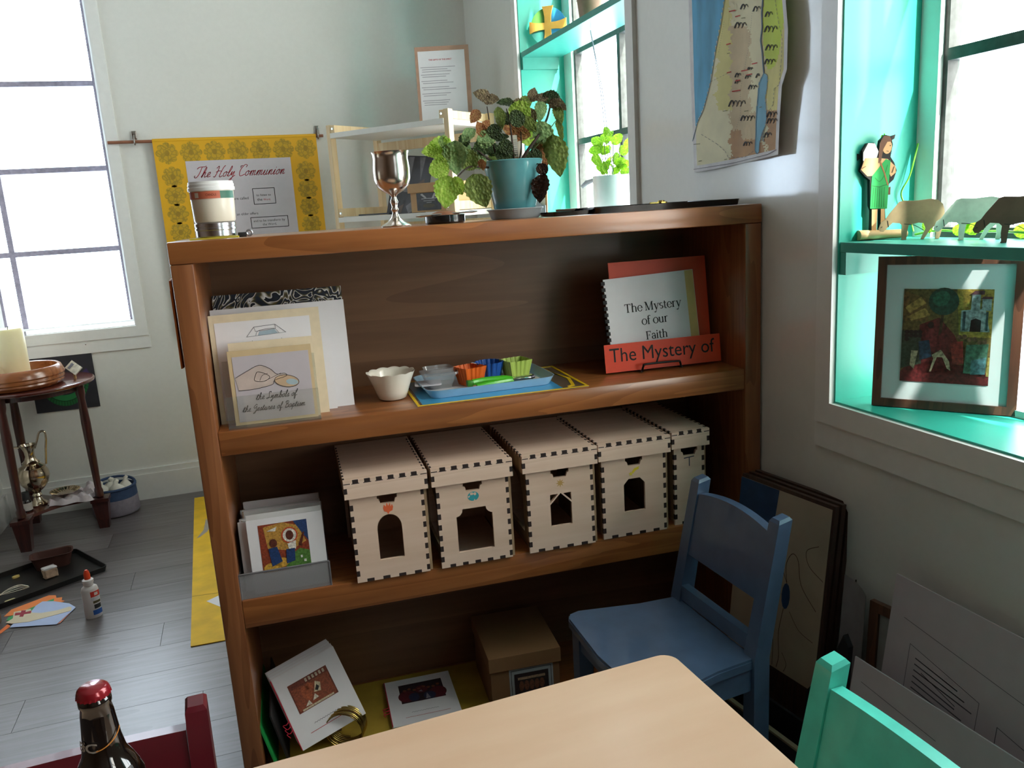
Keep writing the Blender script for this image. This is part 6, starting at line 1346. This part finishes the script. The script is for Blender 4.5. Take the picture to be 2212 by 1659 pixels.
b = B(); q = [on_z(x, y, .003) for x, y in ((415, 1289), (470, 1281))]; b.add([(q[0].x, q[0].y, .0031), (q[1].x+.3, q[1].y-.04, .0031), (q[1].x+.3, q[1].y-.036, .0034), (q[0].x, q[0].y+.004, .0034)], [(0, 1, 2, 3)]); obj('seam', b, M('runner_seam', '#a8841a', rough=.8), t)

# ================================================================ CHAIRS AND TABLE
def chair(label, colname, col, loc, rz, sw=.15, rw=.13, sd=.27, sz=.34, top=.60, arch=.014):
    t = thing('child_chair', label, 'chair', loc, math.radians(rz), "children's painted wooden chairs")
    mt = M('paint_'+colname, col, rough=.3, var=.10, scale=26, coat=.35)
    bm_b = B(); s = sd/2
    # dished seat with rounded front
    q = [(-rw-.004, s)]+[(-rw-.012, s*.3), (-sw-.012, -s*.75)]+[(-sw-.006, -s*.93), (-sw+.012, -s)]+[(0, -s-.010)]+[(sw-.012, -s), (sw+.006, -s*.93)]+[(sw+.012, -s*.75), (rw+.012, s*.3), (rw+.004, s)]
    b = B(); b.plate([q], sz-.020, sz-.005); k = len(q); b.plate([[(x*.985, y*.985) for x, y in q]], sz-.006, sz); obj('seat', b, mt, t, smooth=30)
    lean = .055
    for sx in (-1, 1):
        x = sx*(rw-.006); w_ = .017
        b = B(); lo = [(x-w_, s-.012, 0), (x+w_, s-.012, 0), (x+w_, s+.022, 0), (x-w_, s+.022, 0)]; mid = [(p[0], p[1]+.002, sz) for p in lo]; hi = [(x-w_*.85, s-.010+lean, top-.006), (x+w_*.85, s-.010+lean, top-.006), (x+w_*.85, s+.020+lean, top), (x-w_*.85, s+.020+lean, top)]
        b.hull8(lo, mid); b.hull8(mid, hi); cc = sum((Vector(p_) for p_ in hi), Vector())/4; b.hull8(hi, [tuple(cc+(Vector(p_)-cc)*.72+Vector((0, 0, .006))) for p_ in hi]); obj('back_post', b, mt, t, smooth=25)
        x2 = sx*(sw-.022); b = B(); b.hull8([(x2-.014, -s+.008, 0), (x2+.014, -s+.008, 0), (x2+.014, -s+.036, 0), (x2-.014, -s+.036, 0)], [(x2-.017, -s+.010, sz-.0205), (x2+.017, -s+.010, sz-.0205), (x2+.017, -s+.044, sz-.0205), (x2-.017, -s+.044, sz-.0205)]); obj('front_leg', b, mt, t)
        b = B(); b.bar((x2, -s+.03, sz-.045), (x, s-.012, sz-.045), .016, .044); obj('side_apron', b, mt, t)
        b = B(); b.bar((x2, -s+.025, .12), (x, s, .12), .014, .022); obj('side_stretcher', b, mt, t)
    x2 = sw-.022; b = B(); b.bar((-x2, -s+.022, sz-.045), (x2, -s+.022, sz-.045), .016, .044); obj('front_apron', b, mt, t)
    # back rail: thick board with curved top, between the posts
    def yat(z): return s-.010+lean*(z-sz)/(top-sz)
    z0, z1 = sz+.105, top-.028; xi = rw-.022; vs = []; n = 12
    for i in range(n+1):
        u = i/n*2-1; zt = z1+arch*(1-u*u); 
        for z in (z0, zt): vs += [(u*xi, yat(z)+.004, z), (u*xi, yat(z)+.022, z)]
    fs = []
    for i in range(n):
        a = i*4; c_ = a+4; fs += [(a, c_, c_+2, a+2), (a+1, a+3, c_+3, c_+1), (a+2, c_+2, c_+3, a+3), (a, a+1, c_+1, c_)]
    fs += [(0, 2, 3, 1), (n*4, n*4+1, n*4+3, n*4+2)]
    b = B(); b.add(vs, fs); obj('backrest', b, mt, t)
    b = B(); b.bar((-xi, s+.006, sz+.02), (xi, s+.006, sz+.02), .018, .034); obj('lower_back_rail', b, mt, t)
    return t
chair('blue painted child chair between the bookcase and the wooden table', 'chair_blue', '#4b6383', (.700, 1.335, 0), -88, sw=.168, rw=.138, sd=.255, sz=.34, top=.605)
chair('turquoise painted child chair at the right edge of the table', 'chair_turquoise', '#58dcc8', (.478, .645, 0), -88, sw=.16, rw=.14, sd=.255, sz=.34, top=.605, arch=.004)
chair('dark red painted child chair at the far left side of the table', 'chair_red', '#5f0f1e', (-.270, .93, 0), 1, sw=.165, rw=.145, sd=.27, sz=.32, top=.548, arch=.002)
TBL = M('maple_top', '#cfab8e', rough=.38, col2='#dabb9f', scale=9, stretch=(.35, 1.6, 1), coat=.2, detail=5, coatr=.2)
t = thing('work_table', 'pale maple table with a rounded corner in the foreground', 'table', (0, 0, 0), math.radians(2.4))
inv = MW[t].inverted(); cr = inv @ on_z(1447, 1409, .57)
b = B(); b.plate([rrect(cr.x-1.15, cr.y-.72, cr.x, cr.y, .022, 6)], .548, .57); obj('tabletop', b, TBL, t)
b = B(); b.box(cr.x-1.08, cr.x-.07, cr.y-.09, cr.y-.07, .47, .5478); b.box(cr.x-1.08, cr.x-.07, cr.y-.65, cr.y-.63, .47, .5478); b.box(cr.x-1.08, cr.x-1.06, cr.y-.63, cr.y-.09, .47, .5478); b.box(cr.x-.09, cr.x-.07, cr.y-.63, cr.y-.09, .47, .5478); obj('apron', b, TBL, t)
for x in (cr.x-1.085, cr.x-.065):
    for y in (cr.y-.655, cr.y-.065): b = B(); b.box(x-.02, x+.02, y-.02, y+.02, 0, .5478, bev=.002); obj('leg', b, TBL, t)
# root beer bottle on the table
bp_ = Vector((-.169, .739, .57)); t = thing('soda_bottle', 'dark brown glass soda bottle with a red cap at the left of the table', 'bottle', bp_)
BGL = M('brown_glass', '#120b08', rough=.06, var=.1, spec=.6, coat=.6)
b = B(); b.lathe([(0, 0), (.028, 0), (.031, .004), (.031, .115), (.0295, .125), (.031, .135), (.030, .150), (.0235, .165), (.0185, .175), (.016, .190), (.0138, .215), (.0126, .222), (.0138, .224), (.0138, .229), (.0122, .231), (.0122, .237), (0, .237)], 48); obj('glass', b, BGL, t, smooth=50)
CAPM = M('cap_red', '#8f1a26', rough=.2, metal=.3, var=.1, coat=.5); b = B(); n = 42; vs = []; fs = []
for j, (r, z) in enumerate(((.0140, .2315), (.0136, .2345), (.0128, .2385), (.0105, .2405), (.0, .241))):
    for i in range(n): a = 2*math.pi*i/n; rr = r+(.0007*(1 if i % 2 else -1) if j < 2 else 0); vs.append((rr*math.cos(a), rr*math.sin(a), z))
for j in range(4):
    for i in range(n): k = (i+1) % n; fs.append((j*n+i, j*n+k, (j+1)*n+k, (j+1)*n+i))
b.add(vs, fs); obj('crown_cap', b, CAPM, t, smooth=60)
NK = M('print_grey', '#8f8b86', rough=.5); az = math.degrees(math.atan2(-bp_.y, -bp_.x))
def neck_text(s, a0, a1, z0, h, mat, name):
    vs, fs = textb(s, 1, 0, bold=.02); xa = min(p.x for p in vs); xb = max(p.x for p in vs); o = []
    for p in vs:
        z = z0+p.y*h; r = .0146+(.215-z)*.09+.0007; a = math.radians(a0+(a1-a0)*(p.x-xa)/(xb-xa)); o.append((r*math.cos(a), r*math.sin(a), z))
    b = B(); obj(name, b.add(o, fs), mat, t)
neck_text('IBC', az-95, az-15, .186, .012, NK, 'neck_lettering')
b = B(); pts = []
for i in range(12): a = math.radians(az-20+85*i/11); z = .187+.012*(i/11)**1.5; r = .0146+(.215-z)*.09+.0008; pts.append((r*math.cos(a), r*math.sin(a), z))
b.tube(pts, .0005, 5); obj('orange_stroke', b, M('ink_amber', '#c0782c', rough=.5), t)
b = B(); vs = []; fs = []
for i in range(10):
    a = math.radians(az-5+55*i/9)
    for z in (.148, .163): r = (.0305 if z < .15 else .0248)+.0004; vs.append((r*math.cos(a), r*math.sin(a), z))
for i in range(9): fs.append((2*i, 2*i+2, 2*i+3, 2*i+1))
obj('shoulder_print', B().add(vs, fs), M('print_mottled', '#4d4b4a', rough=.4, var=.9, scale=160), t, smooth=60)

# ================================================================ LEANING AGAINST THE RIGHT WALL
def wfrm(p, q, lean, z0=0):
    """sheet frame standing on the floor along the line p -> q (left to right as seen), leaning back by lean degrees"""
    d = Vector((q[0]-p[0], q[1]-p[1], 0)); return LEAN(0, 0, z0, lean, math.degrees(math.atan2(d.y, d.x))), d.length
DKW = wood('tray_walnut', '#4a2f22', '#33201a', 'z', rough=.5)
PZM = M('puzzle_face', '#ab9a86', rough=.6, var=.08, scale=10); NAVY = M('puzzle_navy', '#1f3f66', rough=.6, var=.15)
p, q = (.985, 1.555), (1.025, 1.288)
for k in range(3):
    off = .017*k; loc = (p[0]+off+.002*k, p[1]+.003*k, .001)
    lab = ['puzzle map board with a cream face, front of the stack by the right wall', 'dark edged puzzle board, second in the stack by the right wall', 'dark edged puzzle board, last of the stack by the right wall'][k]
    t = thing('puzzle_board', lab, 'board', loc, 0, 'map puzzle boards'); mm, ln = wfrm(p, q, 6.5)
    b = B(); b.at(mm); b.plate([rect(0, 0, ln, .565)], -.012, 0); obj('board', b, DKW, t)
    if k == 0:
        b = B(); b.at(mm); b.plate([rect(.0, .155, ln-.006, .557)], .0002, .0015); fc = obj('map_face', b, PZM, t)
        b = B(); b.at(mm); b.plate([[(0, .34), (.0, .557), (.118, .557), (.112, .48), (.100, .45), (.098, .40), (.085, .37), (.05, .33)]], .0016, .0030); obj('sea_piece', b, NAVY, t)
        prints('map_lines', t, mm @ T(0, 0, .0014), [(NAVY, [ell(.165, .33, .012, .030, 12)]), (M('puzzle_line', '#4a2c24', rough=.7), [ell(.12, .34, .004, .004), ell(.118, .32, .004, .004), ell(.121, .30, .004, .004), ell(.10, .24, .004, .004)],
          [(curve([(.165, .36), (.158, .40), (.172, .43), (.19, .42), (.205, .37), (.25, .33)]), .0016), (curve([(.162, .30), (.155, .24), (.162, .19), (.158, .16)]), .0016), (curve([(.165, .36), (.14, .40), (.125, .42), (.10, .36)]), .0014), (curve([(.10, .30), (.12, .25), (.14, .22), (.145, .16)]), .0014), (curve([(.24, .47), (.21, .45), (.22, .42), (.26, .40)]), .0014), (curve([(.18, .30), (.21, .27), (.25, .26)]), .0012), (curve([(.17, .20), (.185, .18), (.18, .16)]), .0012)])])
t = thing('dark_crate', 'low dark crate with a pale rim on the floor by the right wall', 'crate', (.925, 1.30, 0), math.radians(8))
DN = M('crate_dark', '#15171d', rough=.7); b = B(); b.box(-.045, -.039, -.20, .22, 0, .145); b.box(.030, .036, -.20, .22, 0, .145); b.box(-.039, .030, -.20, -.194, 0, .145); b.box(-.039, .030, .214, .22, 0, .145); b.box(-.039, .030, -.194, .214, 0, .006); obj('walls', b, DN, t)
b = B(); b.box(-.047, -.037, -.20, .22, .1452, .150); obj('rim', b, M('rim_cream', '#8d8068', rough=.6), t)
t = thing('grey_curled_paper', 'curled grey paper sheet behind the puzzle boards', 'paper', (1.05, 1.24, 0), 0)
vs = []; fs = []; n = 10
for j in range(n+1):
    for i in range(n+1): y = -.095*i/n+.04; z = .12+.30*j/n-.10*(i/n)**2*(1-j/n); vs.append((.03+.02*j/n-.03*(i/n)**2, y, z))
for j in range(n):
    for i in range(n): a = j*(n+1)+i; fs.append((a, a+1, a+n+2, a+n+1))
b = B(); b.add(vs, fs); b.add([(x+.001, y, z) for x, y, z in vs], [f[::-1] for f in fs]); b.box(.028, .032, -.02, .03, 0, .14); obj('sheet', b, M('paper_dim', '#8f8c90', rough=.7), t, smooth=60)
t = thing('reed_sprig', 'thin dry twig sticking up between the boards and the wall', 'twig', (1.105, 1.28, 0), 0)
b = B(); b.tube([(0, 0, 0), (.004, -.01, .30), (-.002, -.03, .42)], .0015, 5); b.tube([(0, 0, .2), (0, -.03, .38)], .001, 5); obj('stem', b, M('twig_grey', '#4a463e', rough=.8), t)
t = thing('leaning_picture', 'narrow brown picture frame standing behind the large drawings', 'frame', (1.060, 1.182, .001), 0)
mm, ln = wfrm((1.060, 1.182), (1.075, 1.095), 3); b = B(); b.at(mm); b.plate([rect(0, 0, ln, .41), rect(.02, .02, ln-.02, .39)], -.012, 0); obj('frame', b, wood('frame_brown', '#6a4530', '#4a2f20', 'z'), t)
sheet('backing', t, mm @ T(0, 0, -.006), ln-.04, .37, .002, M('frame_backing', '#8f9190', rough=.6), x=.02, y=.02)
t = thing('black_case', 'flat black case standing between the puzzle boards and brown frame', 'case', (.975, 1.25, .001), 0)
mm, ln = wfrm((.99, 1.255), (1.0, 1.16), 4); b = B(); b.at(mm); b.plate([[(0, 0), (ln, 0), (ln, .34), (ln*.85, .36), (ln*.5, .27), (0, .20)]], -.012, 0); obj('case', b, DN, t)
DRW = M('drawing_paper', '#bdb3ba', rough=.7, var=.03); PNC = M('pencil_line', '#55525a', rough=.8)
def drawing(label, p, q, lean, h, roll, lines, z0=.001):
    t = thing('floor_plan', label, 'drawing', (p[0], p[1], z0), 0, 'architectural drawings by the right wall'); mm, ln = wfrm(p, q, lean)
    b = B(); b.at(mm); b.plate([[(0, 0), (ln, 0), (ln, h*(1-roll)), (.0, h)]], -.003, 0); obj('sheet', b, DRW, t)
    prints('plan_lines', t, mm, [(PNC, [], [([(x*ln, y*h) for x, y in l], w_) for l, w_ in lines])]); return t
LN1 = [([(.10, .78), (.10, .45), (.38, .40), (.38, .72), (.10, .78)], .0010), ([(.16, .70), (.30, .66)], .0014), ([(.45, .68), (.45, .2)], .0014), ([(.45, .68), (.55, .66), (.55, .2)], .0012), ([(.58, .70), (.85, .66), (.85, .2)], .0012), ([(.62, .62), (.62, .2)], .001), ([(.70, .6), (.72, .3)], .0016), ([(.06, .86), (.94, .74)], .001)]+[([(.13, .74-.022*i), (.30+.03*(i % 3), .715-.022*i)], .0022) for i in range(15)]+[([(.48+.09*i, .62-.02*i), (.48+.09*i, .15)], .0012) for i in range(5)]+[([(.48+.09*i, .62-.02*i), (.53+.09*i, .61-.02*i), (.53+.09*i, .15)], .001) for i in range(5)]
drawing('large grey sheet of architectural plans leaning on the right wall', (1.0, 1.108), (1.015, .58), 8, .505, .01, LN1)
LN2 = [([(.06, .9), (.5, .86)], .001), ([(.14, .8), (.14, .3)], .001), ([(.14, .8), (.40, .77), (.40, .5)], .001), ([(.65, .7), (.7, .6), (.78, .58), (.82, .4)], .0014), ([(.68, .5), (.76, .45)], .0012), ([(.66, .72), (.66, .45)], .001)]
drawing('smaller grey plan sheet in front of the large plans behind the turquoise chair', (.905, 1.085), (.925, .72), 9, .375, .0, LN2)
